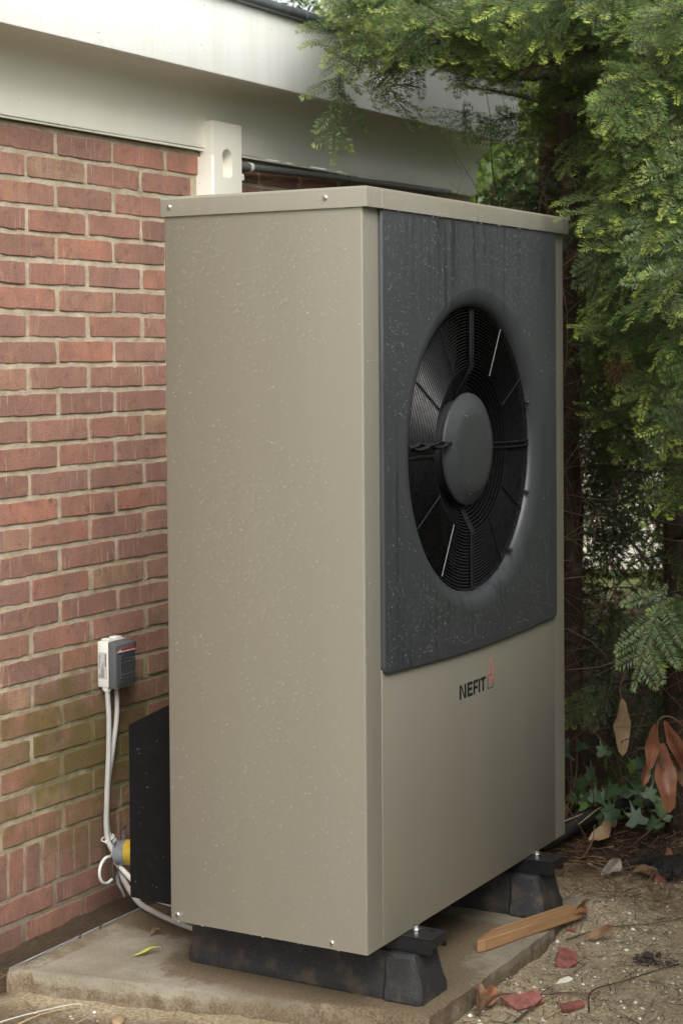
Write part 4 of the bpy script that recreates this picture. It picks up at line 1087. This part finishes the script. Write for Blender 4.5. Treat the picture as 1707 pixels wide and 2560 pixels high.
scatter(cb, 40, rg, (1.50, -.20, 1.66), (.32, .25, .34), FINE, (.8, 1.1), .2, keep=lambda p: beside_unit(p+np.array([-.15, 0, -.12])))
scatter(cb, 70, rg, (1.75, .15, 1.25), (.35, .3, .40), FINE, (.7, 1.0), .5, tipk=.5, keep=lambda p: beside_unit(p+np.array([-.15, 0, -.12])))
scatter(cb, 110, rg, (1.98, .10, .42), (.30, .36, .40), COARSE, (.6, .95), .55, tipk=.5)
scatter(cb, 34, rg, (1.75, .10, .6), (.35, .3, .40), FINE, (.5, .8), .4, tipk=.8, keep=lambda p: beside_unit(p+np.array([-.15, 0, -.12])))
scatter(cb, 260, rg, (-.35, -1.95, 1.15), (.5, .45, 1.3), COARSE, (1.7, 2.4), .1)  # unseen sprays added at the hedge corner to keep light off the front
scatter(cb, 620, rg, (-.95, -2.75, 1.15), (1.5, .40, 1.30), COARSE, (1.9, 2.6), .1)  # out-of-view hedge row, added to block low sky from the cabinet front
scatter(cb, 40, rg, (1.8, .0, 1.25), (.4, .35, .25), FINE, (.8, 1.1), .45, tipk=.5, keep=lambda p: beside_unit(p+np.array([-.15, 0, -.12])))
scatter(cb, 900, rg, (1.15, -1.35, 1.05), (1.60, .50, 1.25), COARSE, (1.3, 1.9), .1, keep=lambda p: p[1] < -.66 - .35*max(0, 1.3-p[0]) and p[2] < 2.3 - 1.2*max(0, min(1, (p[0]-.3)/.7)))  # hedge mass outside the frame, put in to darken the cabinet front
cb.build(tb)
cd = Crown()
for p, d in (((1.18, -.12, 1.30), (-.5, .2, -.6)), ((1.06, -.10, 1.10), (-.4, .1, -.9)), ((1.22, -.05, 1.42), (-.6, .1, -.3)), ((1.10, -.14, 1.42), (-.2, .1, -.8)), ((1.30, -.1, 1.36), (-.4, -.1, -.5))):
    cd.add(FINE[3], np.array(p), d, (0, -.6, 1), .42)
cd.build(tb, 'yew_needle_dry', 'withered_spray')
twig_tangle('dead_twigs', 900, rg, (1.55, .05, .75), (.42, .42, .80), tb, .12, .5, .0018, 'twig_brown', (-.4, 0, .1))
adopt(tb)

# further yews: trunks seen through the shade
tc = tree_root('yew_tree', (2.32, .62, -.11), 'yew with flaking red bark standing past the end of the eave', 'tree')
trunk('trunk', [(2.30, .62, -.13), (2.31, .62, .9), (2.32, .62, 1.6), (2.34, .62, 2.4), (2.3, .6, 3.2)], (.036, .030), 'yew_bark_red', tc)
cc = Crown(); scatter(cc, 160, rg, (2.45, .35, 1.45), (.5, .5, .75), COARSE, (.9, 1.3), .35, tipk=.6, keep=lambda p: p[1] < .70)
scatter(cc, 200, rg, (2.6, .5, 2.7), (.9, .8, .6), COARSE, (1.0, 1.6), .15)
cc.build(tc); twig_tangle('dead_twigs', 260, rg, (2.2, .35, .8), (.45, .35, .8), tc, .15, .6, .0022, 'twig_dark'); adopt(tc)
td = tree_root('yew_tree', (2.02, .44, -.11), 'slim bare yew trunk between the eave end and the unit', 'tree')
trunk('trunk', [(2.0, .44, -.13), (2.01, .44, .8), (2.03, .44, 1.6), (2.05, .45, 2.3), (2.05, .45, 3.1)], (.030, .024), 'yew_bark', td)
cdn = Crown(); scatter(cdn, 90, rg, (2.1, .2, 1.75), (.4, .4, .35), COARSE, (.9, 1.3), .3, tipk=.6); cdn.build(td); adopt(td)
te = tree_root('yew_tree', (2.50, .20, -.11), 'dark yew stem deep in the shade behind the ivy', 'tree')
trunk('trunk', [(2.50, .20, -.13), (2.52, .21, .5), (2.53, .22, 1.2), (2.5, .2, 2.2), (2.5, .2, 3.0)], (.035, .02), 'yew_bark', te)
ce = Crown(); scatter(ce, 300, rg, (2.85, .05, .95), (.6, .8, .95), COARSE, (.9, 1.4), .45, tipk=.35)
ce.build(te); twig_tangle('dead_twigs', 1000, rg, (2.45, .05, .6), (.55, .6, .8), te, .15, .7, .0020, 'twig_dark'); adopt(te)

# ------------------------------------------------------------------ garden beyond
def leafy(name, label, cat, loc, half, n, size, mat, tone=.0, group=None, seed=1, stem_h=None, tipm=.5):
    rg = np.random.default_rng(seed); root = tag(empty(name, loc), label, cat, group)
    nc = max(8, n//140); C = rg.normal(0, 1, (nc, 3)); C /= np.linalg.norm(C, axis=1)[:, None]; C *= (rg.random((nc, 1))**.45); C = C*np.array(half)*.85
    c = C[rg.integers(nc, size=n)] + rg.normal(0, 1, (n, 3))*np.array(half)*.16 + np.array([0, 0, half[2]])
    a = rg.normal(0, 1, (n, 3)); a[:, 2] -= .5; a /= np.linalg.norm(a, axis=1)[:, None]; u = rg.normal(0, 1, (n, 3)); b = np.cross(a, u); b /= np.linalg.norm(b, axis=1)[:, None]
    s_ = size*rg.uniform(.6, 1.3, (n, 1))
    V = np.stack([c, c+a*s_*.5+b*s_*.28, c+a*s_, c+a*s_*.5-b*s_*.28], 1).reshape(-1, 3)
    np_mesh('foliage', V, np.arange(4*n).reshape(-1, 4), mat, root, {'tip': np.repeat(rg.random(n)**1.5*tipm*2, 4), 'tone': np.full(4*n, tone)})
    mb = MB()
    for k in range(5):
        e_ = Vector((rg.uniform(-.5, .5)*half[0], rg.uniform(-.5, .5)*half[1], half[2]*1.3)); mb.tube([(0, 0, -.05), e_*.5+Vector((rg.normal(0, .05), 0, 0)), e_], [.035*half[2], .02*half[2], .008], 6)
    mb.build('stem', 'twig_dark', root)
    return root
GZ0 = -.11
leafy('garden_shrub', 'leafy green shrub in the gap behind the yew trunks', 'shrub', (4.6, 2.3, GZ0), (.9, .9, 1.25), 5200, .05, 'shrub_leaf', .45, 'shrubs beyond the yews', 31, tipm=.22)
leafy('garden_shrub', 'low shrub beside the pale path seen through twigs', 'shrub', (5.2, 1.15, GZ0), (.8, .7, .40), 3600, .045, 'shrub_leaf', 0, 'shrubs beyond the yews', 32, tipm=.8)
leafy('garden_shrub', 'broad shrub filling the far right behind the yew boughs', 'shrub', (4.7, -.2, GZ0), (.9, .8, 1.0), 5200, .05, 'shrub_leaf', .1, 'shrubs beyond the yews', 33)
leafy('garden_shrub', 'tall shrub closing off the view above the path', 'shrub', (6.8, 2.7, GZ0+.55), (1.0, 1.6, 1.2), 6500, .06, 'shrub_leaf', .35, 'shrubs beyond the yews', 34, tipm=.3)
leafy('garden_tree', 'tall bright green tree far beyond the garden path', 'tree', (24, 8.5, GZ0), (4.5, 5.5, 5.5), 9000, .30, 'far_leaf', 0, 'trees at the end of the garden', 35)
leafy('garden_tree', 'pale tree at the far right end of the garden', 'tree', (25, 1.5, GZ0), (4.5, 4.5, 5.0), 8000, .30, 'far_leaf', 0, 'trees at the end of the garden', 36)
leafy('garden_tree', 'tree showing over the roof edge beyond the zinc roll', 'tree', (11, 11.5, GZ0), (3.2, 3.8, 4.6), 9000, .22, 'far_leaf', 0, 'trees at the end of the garden', 37)
leafy('garden_tree', 'round tree between the roof end and the far lawn', 'tree', (15, 6.5, GZ0+.8), (2.6, 2.6, 3.4), 8000, .20, 'far_leaf', 0, 'trees at the end of the garden', 38)

# ------------------------------------------------------------------ ivy
def ivy_leaf_mesh(rg):
    pts = [(0, -.10), (.30, -.22), (.52, .0), (.30, .22), (.36, .52), (.10, .48), (0, .95), (-.10, .48), (-.36, .52), (-.30, .22), (-.52, .0), (-.30, -.22)]
    V = [(0, .18, .05)] + [(x*(1+rg.normal(0, .08)), y*(1+rg.normal(0, .06)), -.10*abs(x)+rg.normal(0, .02)) for x, y in pts]
    n = len(pts); me = bpy.data.meshes.new('leaf'); me.from_pydata(V, [], [(0, 1+i, 1+(i+1) % n) for i in range(n)]); me.materials.append(M['ivy_leaf'])
    me.polygons.foreach_set('use_smooth', [True]*n); return me
rg = np.random.default_rng(9); ivm = [ivy_leaf_mesh(rg) for _ in range(5)]
ivies = [((1.47, .20, -.10), 'ivy with dark lobed leaves climbing close behind the cabinet edge', [(1.47, .20, .02,   .05, .06, .06, 12), (1.45, .16, -.06, .08, .06, .03, 12)]),
         ((1.50, .05, -.10), 'ivy patch of glossy leaves below the single hanging tan leaf', [(1.48, .04, .00, .09, .05, .06, 20), (1.40, .00, -.075, .09, .06, .02, 14)]),
         ((1.55, -.10, -.10), 'ivy at the right edge behind the rust coloured leaves', [(1.56, -.09, .02, .06, .05, .08, 18)])]
for loc, lab, cl in ivies:
    root = tag(empty('ivy_plant', loc), lab, 'ivy', 'ivy under the yews')
    for cx_, cy_, cz_, hx, hy, hz, n_ in cl:
        for k in range(n_):
            o = bpy.data.objects.new('leaf', ivm[rg.integers(5)]); COL.objects.link(o)
            p = Vector((cx_+rg.uniform(-hx, hx)*1.3, cy_+rg.uniform(-hy, hy)*1.3, cz_+rg.uniform(-hz, hz)))
            o.parent = root; o.location = p-Vector(loc); s_ = rg.uniform(.034, .060); o.scale = (s_, s_, s_)
            o.rotation_euler = (rad(rg.normal(48, 22)), rad(rg.normal(0, 22)), rad(rg.normal(-55+180*0, 40)))
    for k in range(4):
        c = cl[k % len(cl)]; q = Vector((c[0]-loc[0]+rg.uniform(-.05, .05), c[1]-loc[1]+rg.uniform(-.05, .05), c[2]-loc[2]))
        MB().tube(smooth_path([(rg.uniform(-.05, .05), rg.uniform(-.05, .05), -.02), q*.5+Vector((0, 0, .02)), q+Vector((0, 0, c[5]))], 4), .0018, 5).build('vine', 'twig_brown', root)

# ------------------------------------------------------------------ leaves: long leathery ones, hanging and fallen
def long_leaf(L, wd, fold=.25, curl=.3, twist=0., n=14, seed=0):
    rg = np.random.default_rng(seed); V = []; F = []
    for i in range(n):
        t = i/(n-1); w = wd*(math.sin(math.pi*min(1, t*.92+.04))**.8)*(1.0 if t < .97 else .3)
        a = curl*t; x = L*(math.sin(a)/curl if abs(curl) > 1e-3 else t); z = L*((1-math.cos(a))/curl if abs(curl) > 1e-3 else 0); tw = twist*t
        for s_ in (-1, -.5, 0, .5, 1):
            yy = s_*w/2*(1+.10*math.sin(t*13+seed)*abs(s_)); zz = abs(s_)**.7*w*fold*(1+.5*math.sin(t*5+seed*1.7)) + rg.normal(0, w*.045)*abs(s_) + w*.08*math.sin(t*7+seed)
            V.append((x, yy*math.cos(tw)-zz*math.sin(tw), z+yy*math.sin(tw)+zz*math.cos(tw)))
    for i in range(n-1):
        for j in range(4): F.append((i*5+j, i*5+j+1, (i+1)*5+j+1, (i+1)*5+j))
    return V, F
def leaf_obj(name, mat, L, wd, loc, d, nrm, parent=None, **kw):
    if name == 'fallen_leaf': L, wd = L*.85, wd*.85
    V, F = long_leaf(L, wd, **kw); R_ = rot_to(np.array(d, float), np.array(nrm, float))
    loc = np.array(loc, float); base_ = np.array(parent.location) if parent else loc
    V = [tuple(R_ @ np.array(v) + loc - base_) for v in V]
    o = MB().add(V, F).build(name, mat, None, True, 80, fix=False)
    if parent: o.parent = parent
    else: o.location = tuple(loc)
    return o
cl = tag(empty('withered_leaf_cluster', (.93, -.22, .272)), 'cluster of rust brown withered leaves hanging at the right edge', 'leaves')
TOC = np.array([-.87, -.49, 0]); RT = np.array([.493, -.87, 0])
c0 = np.array([.93, -.22, .272])
for k, (dr_, dz, L, w, lean, mt, sd2, fold) in enumerate(((-.010, .000, .100, .030, -.16, 'leaf_rust', 1, .75), (.004, -.045, .150, .044, .10, 'leaf_rust', 2, .30), (.010, .002, .115, .030, .42, 'leaf_rust', 3, .8), (.030, -.03, .125, .036, .22, 'leaf_brown', 4, .5), (-.020, -.075, .070, .022, -.25, 'leaf_rust', 5, .5))):
    leaf_obj('leaf', mt, L, w, c0 + RT*dr_ + np.array([0, 0, dz]) + TOC*(.01*(2-k)), np.array([0, 0, -1.]) + RT*lean, TOC + RT*(.2*(k-2)), cl, fold=fold, curl=.22, twist=.15*(k-2), seed=sd2)
MB().tube(smooth_path([(-.03, -.02, -.10), (-.02, .0, -.04), (0, 0, .006), (.02, -.03, .004), (.05, -.08, -.06), (.12, -.16, -.16)], 5), .0022, 6).build('stalk', 'twig_brown', cl)
sl = tag(empty('hanging_leaf', (1.36, .03, .235)), 'single tan withered leaf hanging in front of the ivy', 'leaf')
leaf_obj('blade', 'leaf_tan', .140, .042, (1.36, .03, .225), (.02, .02, -1), TOC+RT*.4, sl, fold=.18, curl=.10, twist=.3, seed=8)
MB().tube([(0, 0, -.01), (-.002, .004, .02), (.012, -.01, .06)], .0022, 6).build('stalk', 'twig_brown', sl)

def gnd(x, y): return float(ground_z(x, y))
def shard(name, poly, th, loc, rotz, tilt, mat, label, cat, group=None, curve=.0):
    mb = MB(); bm = bmesh.new()
    n = len(poly); cxp = sum(p[0] for p in poly)/n; cyp = sum(p[1] for p in poly)/n
    mb.prism(poly, lambda u, v, h: (u, v, h - curve*((u-cxp)**2)*8), 0, th)
    o = mb.build(name, mat, None, False); 
    o.location = (loc[0], loc[1], gnd(loc[0], loc[1])+loc[2]); o.rotation_euler = (tilt[0], tilt[1], rotz)
    md = o.modifiers.new('b', 'BEVEL'); md.width = .0012; md.segments = 2
    return tag(o, label, cat, group)
shard('tile_shard', [(-.035, -.010), (-.012, -.022), (.030, -.016), (.038, .008), (.010, .022), (-.026, .018)], .015, (.562, -.150, .004), .2, (rad(22), rad(-8), 0), 'tile_red', 'curved red clay tile shard lying right of the slab corner', 'shard', 'red clay tile shards on the soil', .6)
shard('tile_shard', [(-.030, -.016), (.028, -.024), (.032, .006), (-.004, .016), (-.040, .030)], .010, (.300, -.175, .006), -.5, (rad(26), rad(-12), 0), 'tile_red', 'pointed red clay shard beside the front slab corner', 'shard', 'red clay tile shards on the soil')
shard('tile_shard', [(-.026, -.010), (.024, -.012), (.028, .004), (-.020, .012)], .009, (.315, -.262, .003), -.4, (rad(10), 0, 0), 'tile_red', 'flat red clay shard nearest the bottom edge of the view', 'shard', 'red clay tile shards on the soil')
shard('tile_shard', [(-.020, -.014), (.018, -.016), (.024, .008), (-.016, .014)], .012, (1.10, -.155, .004), .5, (rad(30), 0, 0), 'tile_red', 'bright red shard below the charred grass tuft', 'shard', 'red clay tile shards on the soil')
shard('tile_shard', [(-.009, -.006), (.010, -.005), (.004, .010)], .006, (.70, -.105, .003), .9, (rad(12), 0, 0), 'tile_red', 'tiny red chip beside the wooden stake end', 'shard', 'red clay tile shards on the soil')
shard('tile_shard', [(-.010, -.006), (.010, -.005), (.006, .008)], .006, (1.02, -.165, .003), .2, (rad(12), 0, 0), 'tile_red', 'small red chip left of the bright red shard', 'shard', 'red clay tile shards on the soil')
shard('tile_shard', [(-.022, -.014), (.022, -.012), (.016, .014), (-.018, .012)], .012, (1.52, .02, .006), .9, (rad(35), 0, 0), 'tile_red', 'dull red shard behind the black hose', 'shard', 'red clay tile shards on the soil')
shard('shell_piece', [(-.026, -.003), (.0, -.010), (.020, -.007), (.018, .006), (-.006, .006)], .004, (.455, -.190, .002), -.35, (rad(8), 0, 0), 'shell_white', 'white shell fragment on the soil below the curved red shard', 'shell')
mb = MB(); vs = []; fs = []
for i in range(7):
    for j in range(12):
        a, b = math.pi*i/6, 2*math.pi*j/12; q = 1+.12*math.sin(3*b+i)+.06*math.cos(5*b)
        vs.append((.021*q*math.sin(a)*math.cos(b), .014*q*math.sin(a)*math.sin(b), .008*math.cos(a)))
fs = [(i*12+j, i*12+(j+1) % 12, (i+1)*12+(j+1) % 12, (i+1)*12+j) for i in range(6) for j in range(12)]
o = mb.add(vs, fs).build('pebble', 'leaf_tan', None, True, 80); o.location = (-.115, .470, gnd(-.115, .470)+.004); o.rotation_euler = (.05, 0, .4)
tag(o, 'smooth tan pebble in front of the left slab edge', 'pebble')
leaf_obj('fallen_leaf', 'leaf_rust', .105, .034, (.712, -.105, -.108), (.90, -.05, .22), (-.6, -.6, .5), None, fold=.75, curl=-.5, twist=1.3, seed=23); tag(bpy.context.scene.objects[-1] if False else [o for o in bpy.data.objects if o.name.startswith('fallen_leaf')][-1], 'orange withered leaf sticking out from the end of the wooden stake', 'leaf', 'fallen leaves on the soil')
def fallen(mat, L, w, x, y, dz, ang, label, curl=.8, fold=.3, up=.1, twist=.4, seed=3):
    o = leaf_obj('fallen_leaf', mat, L, w, (x, y, gnd(x, y)+dz), (math.cos(ang), math.sin(ang), up), (-.35, -.35, 1), None, fold=fold, curl=curl, twist=twist, seed=seed)
    tag(o, label, 'leaf', 'fallen leaves on the soil')
fallen('leaf_tan', .095, .048, 1.28, .085, .030, -.85, 'large curled tan leaf behind the far rubber foot', 1.6, .35, .10, .4, 31)
fallen('leaf_tan', .060, .032, 1.42, .075, .025, .6, 'small curled tan leaf under the ivy', 1.4, .4, .3, .3, 32)
fallen('leaf_grey', .085, .036, 1.03, -.045, .010, -.2, 'grey shrivelled leaf between the stake and the charred tuft', .7, .5, .05, .8, 33)
fallen('leaf_brown', .090, .034, 1.10, -.095, .010, -.9, 'dark brown leaf leaning beside the grey shrivelled leaf', -.6, .45, .1, .5, 34)
fallen('leaf_brown', .080, .024, .66, -.150, .006, -.75, 'narrow brown folded leaf right of the wooden stake', .6, .6, .1, .6, 35)
fallen('leaf_rust', .080, .036, .235, -.115, .012, .1, 'orange brown leaf against the front slab corner', .5, .3, .02, .5, 36)
fallen('leaf_brown', .095, .026, .205, -.125, .016, .45, 'dark red leaf folded over at the front slab corner', .5, .6, .12, .2, 37)
fallen('leaf_rust', .055, .030, 1.20, -.16, .02, .9, 'orange leaf against the charred tuft', .8, .4, .4, .5, 38)
fallen('leaf_tan', .060, .028, 1.12, -.26, .008, -.6, 'pale brown leaf at the right edge of the soil', .7, .4, .1, .5, 39)
fallen('leaf_rust', .050, .030, 1.17, .155, .02, 2.6, 'rust leaf tucked behind the far bracket', .8, .4, .2, .5, 40)
V, F = long_leaf(.060, .012, .3, .3, 0, 9, 3)
o = MB().add([(x-.03, y, z) for x, y, z in V], F).build('willow_leaf', 'leaf_lime', None, True, 80, fix=False); o.location = (.105, .560, -.1165); o.rotation_euler = (0, 0, -.55); tag(o, 'narrow yellow green leaf lying on the slab', 'leaf')
o = leaf_obj('fallen_leaf', 'leaf_brown', .030, .018, (.20, .62, -.116), (1, -.3, .05), (0, 0, 1), None, fold=.3, curl=.6, seed=44); tag(o, 'dark red leaf on the slab near the black cover', 'leaf', 'fallen leaves on the soil')

# wooden stake with a pointed end
Ls = .33; mb = MB(); pol = [(0, -.004), (.012, -.0235), (.075, -.0265), (Ls, -.0230), (Ls+.004, .022), (.15, .0245), (.045, .020)]
pol = [(0, .004), (.055, -.022), (Ls, -.024), (Ls, .022), (.030, .024), (.004, .020)]
pol = [(.0, -.016), (.018, -.024), (Ls, -.025), (Ls-.008, .022), (.080, .024), (.004, -.010)]
mb.prism([(u, v*.80) for u, v in pol], lambda u, v, h: (u, v, h), 0, .023)
st_ = mb.build('wooden_stake', 'larch_wood', None, False); st_.location = (.428, -.004, -.1185); st_.rotation_euler = (0, rad(.5), math.atan2(-.088, .30))
md = st_.modifiers.new('b', 'BEVEL'); md.width = .0018; md.segments = 2
tag(st_, 'short sawn wooden stake with a cut point lying on the slab edge', 'stake')

# black hose lying along the ground, with a short stub
mb = MB(); hpts = [(1.06, .235, -.115), (1.19, .165, -.105), (1.33, .135, -.085), (1.47, .085, -.075), (1.56, .02, -.075), (1.60, -.05, -.078), (1.68, -.13, -.085)]
mb.tube(smooth_path(hpts, 6), [.021]*37, 14)
ho = mb.build('black_hose', 'hose_black'); tag(ho, 'thick black pipe lying on the ground behind the heat pump', 'pipe')
MB().tube([(1.585, -.03, -.07), (1.59, -.02, -.03), (1.605, -.015, .005)], [.014, .011, .009], 8).build('stub', 'hose_black', ho)
# charred tufts
def tuft(x, y, n, h, sp, label, seed):
    rg = np.random.default_rng(seed); V = []; F = []; z0 = gnd(x, y)
    for k in range(n):
        a = rg.uniform(0, 6.28); rr = sp*rg.random()**.6*.75; p = np.array([rr*math.cos(a), rr*math.sin(a), 0.]); d = np.array([math.cos(a)*.9, math.sin(a)*.9, rg.uniform(.2, 1.3)])+rg.normal(0, .3, 3); d /= np.linalg.norm(d)
        w = np.cross(d, rg.normal(0, 1, 3)); w /= np.linalg.norm(w); b0 = len(V); L = h*rg.uniform(.5, 1.2)*(1.15-rr/sp)
        for i in range(4):
            V += [p+w*.0011*(1-.25*i), p-w*.0011*(1-.25*i)]; d = d+np.array([0, 0, -.35])+rg.normal(0, .2, 3); d /= np.linalg.norm(d); p = p+d*L/3; p[2] = max(p[2], .001)
        for i in range(3): F.append((b0+2*i, b0+2*i+1, b0+2*i+3, b0+2*i+2))
    root = tag(empty('charred_tuft', (x, y, z0)), label, 'tuft', 'charred grass tufts')
    np_mesh('blades', np.array(V), np.array(F), 'charred', root)
    if h < .05: return
    mb = MB(); vs = []; 
    for i in range(5):
        for j in range(14):
            q = 2*math.pi*j/14; r_ = sp*.75*math.cos(i/4*math.pi/2)*(1+.2*math.sin(j*2.3)); vs.append((r_*math.cos(q), r_*math.sin(q), h*.42*math.sin(i/4*math.pi/2)-.004))
    mb.add(vs, [(i*14+j, i*14+(j+1) % 14, (i+1)*14+(j+1) % 14, (i+1)*14+j) for i in range(4) for j in range(14)]).build('root_ball', 'charred', root)
tuft(1.20, -.150, 1400, .105, .095, 'large charred black grass tuft on the soil at the right', 50)
tuft(.64, -.315, 320, .022, .065, 'thin scorched patch of black grass in the foreground soil', 51)

# single twigs one can pick out
def twig(pts, r, mat, label, seed=0):
    pts = [(x, y, gnd(x, y)+dz) for x, y, dz in pts]
    tag(MB().tube(smooth_path(pts, 5), [r*(1-.5*i/(5*(len(pts)-1))) for i in range(5*(len(pts)-1)+1)], 6).build('fallen_twig', mat), label, 'twig', 'fallen twigs on the soil')
twig([(.20, -.12, .012), (.27, -.13, .026), (.32, -.165, .010), (.36, -.22, .006), (.40, -.285, .008)], .0028, 'twig_brown', 'crooked brown twig curving out from the slab corner')
twig([(.31, -.30, .006), (.40, -.27, .010), (.50, -.30, .005), (.62, -.36, .004)], .0018, 'twig_dark', 'thin dark twig crossing the foreground soil')
twig([(.215, -.19, .004), (.30, -.205, .012), (.345, -.19, .006)], .0022, 'twig_dark', 'short dark twig beside the pointed red shard')
twig([(.25, -.235, .004), (.36, -.262, .006)], .0030, 'straw', 'straight pale wood splinter near the bottom edge')
twig([(.66, -.11, .006), (.74, -.17, .006), (.80, -.25, .006), (.95, -.33, .008)], .0016, 'twig_dark', 'long thin root crossing the soil right of the stake')
twig([(-.30, .66, .010), (-.20, .62, .014), (-.12, .575, .016), (-.105, .560, .012)], .0012, 'label_paper', 'pale thin stem lying before the left slab edge')
twig([(-.26, .62, .006), (-.18, .60, .010), (-.10, .57, .008)], .0018, 'straw', 'straw stalk crossing the pale stem on the left')
twig([(1.36, .19, .01), (1.30, .12, .06), (1.38, .09, .085), (1.40, .06, .07)], .0020, 'straw', 'pale bent stem arching in front of the ivy')
twig([(1.10, .19, .05), (1.22, .145, .075), (1.36, .12, .075), (1.46, .09, .072)], .0024, 'straw', 'long greenish stem lying along the black pipe')
twig([(1.18, .06, .01), (1.20, .045, .05), (1.23, .05, .085)], .0026, 'twig_brown', 'short upright brown twig near the curled tan leaf')

# litter: pebbles, needles, bits (uncountable)
rg = np.random.default_rng(4); n = 7000
px = np.concatenate([rg.uniform(.1, 1.6, 6100), rg.uniform(-.5, .15, 900)]); py = np.concatenate([rg.uniform(-.62, -.06, 6100), rg.uniform(.15, .95, 900)])
keep = np.where(px < .15, (px < .03-.205*(py)), True) & ~((px > .02) & (py > -.08)); px, py = px[keep], py[keep]; n = len(px)
ico = np.array([(0, 0, 1.), (.9, 0, .2), (.28, .85, .2), (-.73, .53, .2), (-.73, -.53, .2), (.28, -.85, .2), (0, 0, -.4)])
fi = np.array([(0, 1, 2), (0, 2, 3), (0, 3, 4), (0, 4, 5), (0, 5, 1), (6, 2, 1), (6, 3, 2), (6, 4, 3), (6, 5, 4), (6, 1, 5)])
sz_ = .0012 + .0060*rg.random(n)**5; ang = rg.uniform(0, 6.28, n); st3 = rg.uniform(.6, 1.4, (n, 3))
v = ico[None]*(1+rg.normal(0, .15, (n, 7, 3)))*st3[:, None]*sz_[:, None, None]; v[..., 2] *= .6
ca_, sa_ = np.cos(ang)[:, None], np.sin(ang)[:, None]; vx = v[..., 0]*ca_-v[..., 1]*sa_; vy = v[..., 0]*sa_+v[..., 1]*ca_
P = np.stack([vx+px[:, None], vy+py[:, None], v[..., 2]+ground_z(px, py)[:, None]], -1)
tag(np_mesh('gravel', P.reshape(-1, 3), (np.arange(n)[:, None, None]*7+fi[None]).reshape(-1, 3), 'pebble', None, {'tip': np.repeat(np.clip(rg.random(n)**.8, 0, 1), 7)}, False), 'small stones and shell grit strewn over the sandy soil', 'gravel', kind='stuff')
def litter(name, n, xr, yr, lmin, lmax, r, mat, label, seed, cond=None, zoff=.002):
    rg = np.random.default_rng(seed); V = []; F = []
    while len(V) < n*4:
        x, y = rg.uniform(*xr), rg.uniform(*yr)
        if cond and not cond(x, y): continue
        a = rg.uniform(0, 6.28); L = rg.uniform(lmin, lmax); d = np.array([math.cos(a), math.sin(a), rg.normal(0, .18)]); w = np.array([-math.sin(a), math.cos(a), rg.normal(0, .5)])*r
        p = np.array([x, y, gnd(x, y)+zoff+rg.random()*zoff*2]); b0 = len(V); V += [p-d*L/2-w, p-d*L/2+w, p+d*L/2+w*.6, p+d*L/2-w*.6]; F.append((b0, b0+1, b0+2, b0+3))
    tag(np_mesh(name, np.array(V), np.array(F), mat), label, 'litter', kind='stuff')
offslab = lambda x, y: not (x > .05-.205*y and -.09 < y < .76 and x < .84)
litter('needle_litter', 3200, (.88, 1.8), (-.30, .42), .012, .045, .0009, 'leaf_brown', 'brown fallen yew needles matted under the trees', 61, offslab, .004)
litter('twig_litter', 620, (.85, 1.8), (-.28, .42), .03, .11, .0011, 'twig_brown', 'thin dry twiglets scattered under the yews', 62, offslab, .006)
litter('root_litter', 1700, (.12, 1.3), (-.6, -.06), .008, .05, .0006, 'twig_dark', 'fine dark roots and fibres over the sandy soil', 63, offslab, .002)
litter('straw_litter', 260, (-.5, .1), (.1, .98), .008, .05, .0008, 'leaf_brown', 'dry stalks on the soil left of the slab', 64, offslab, .003)
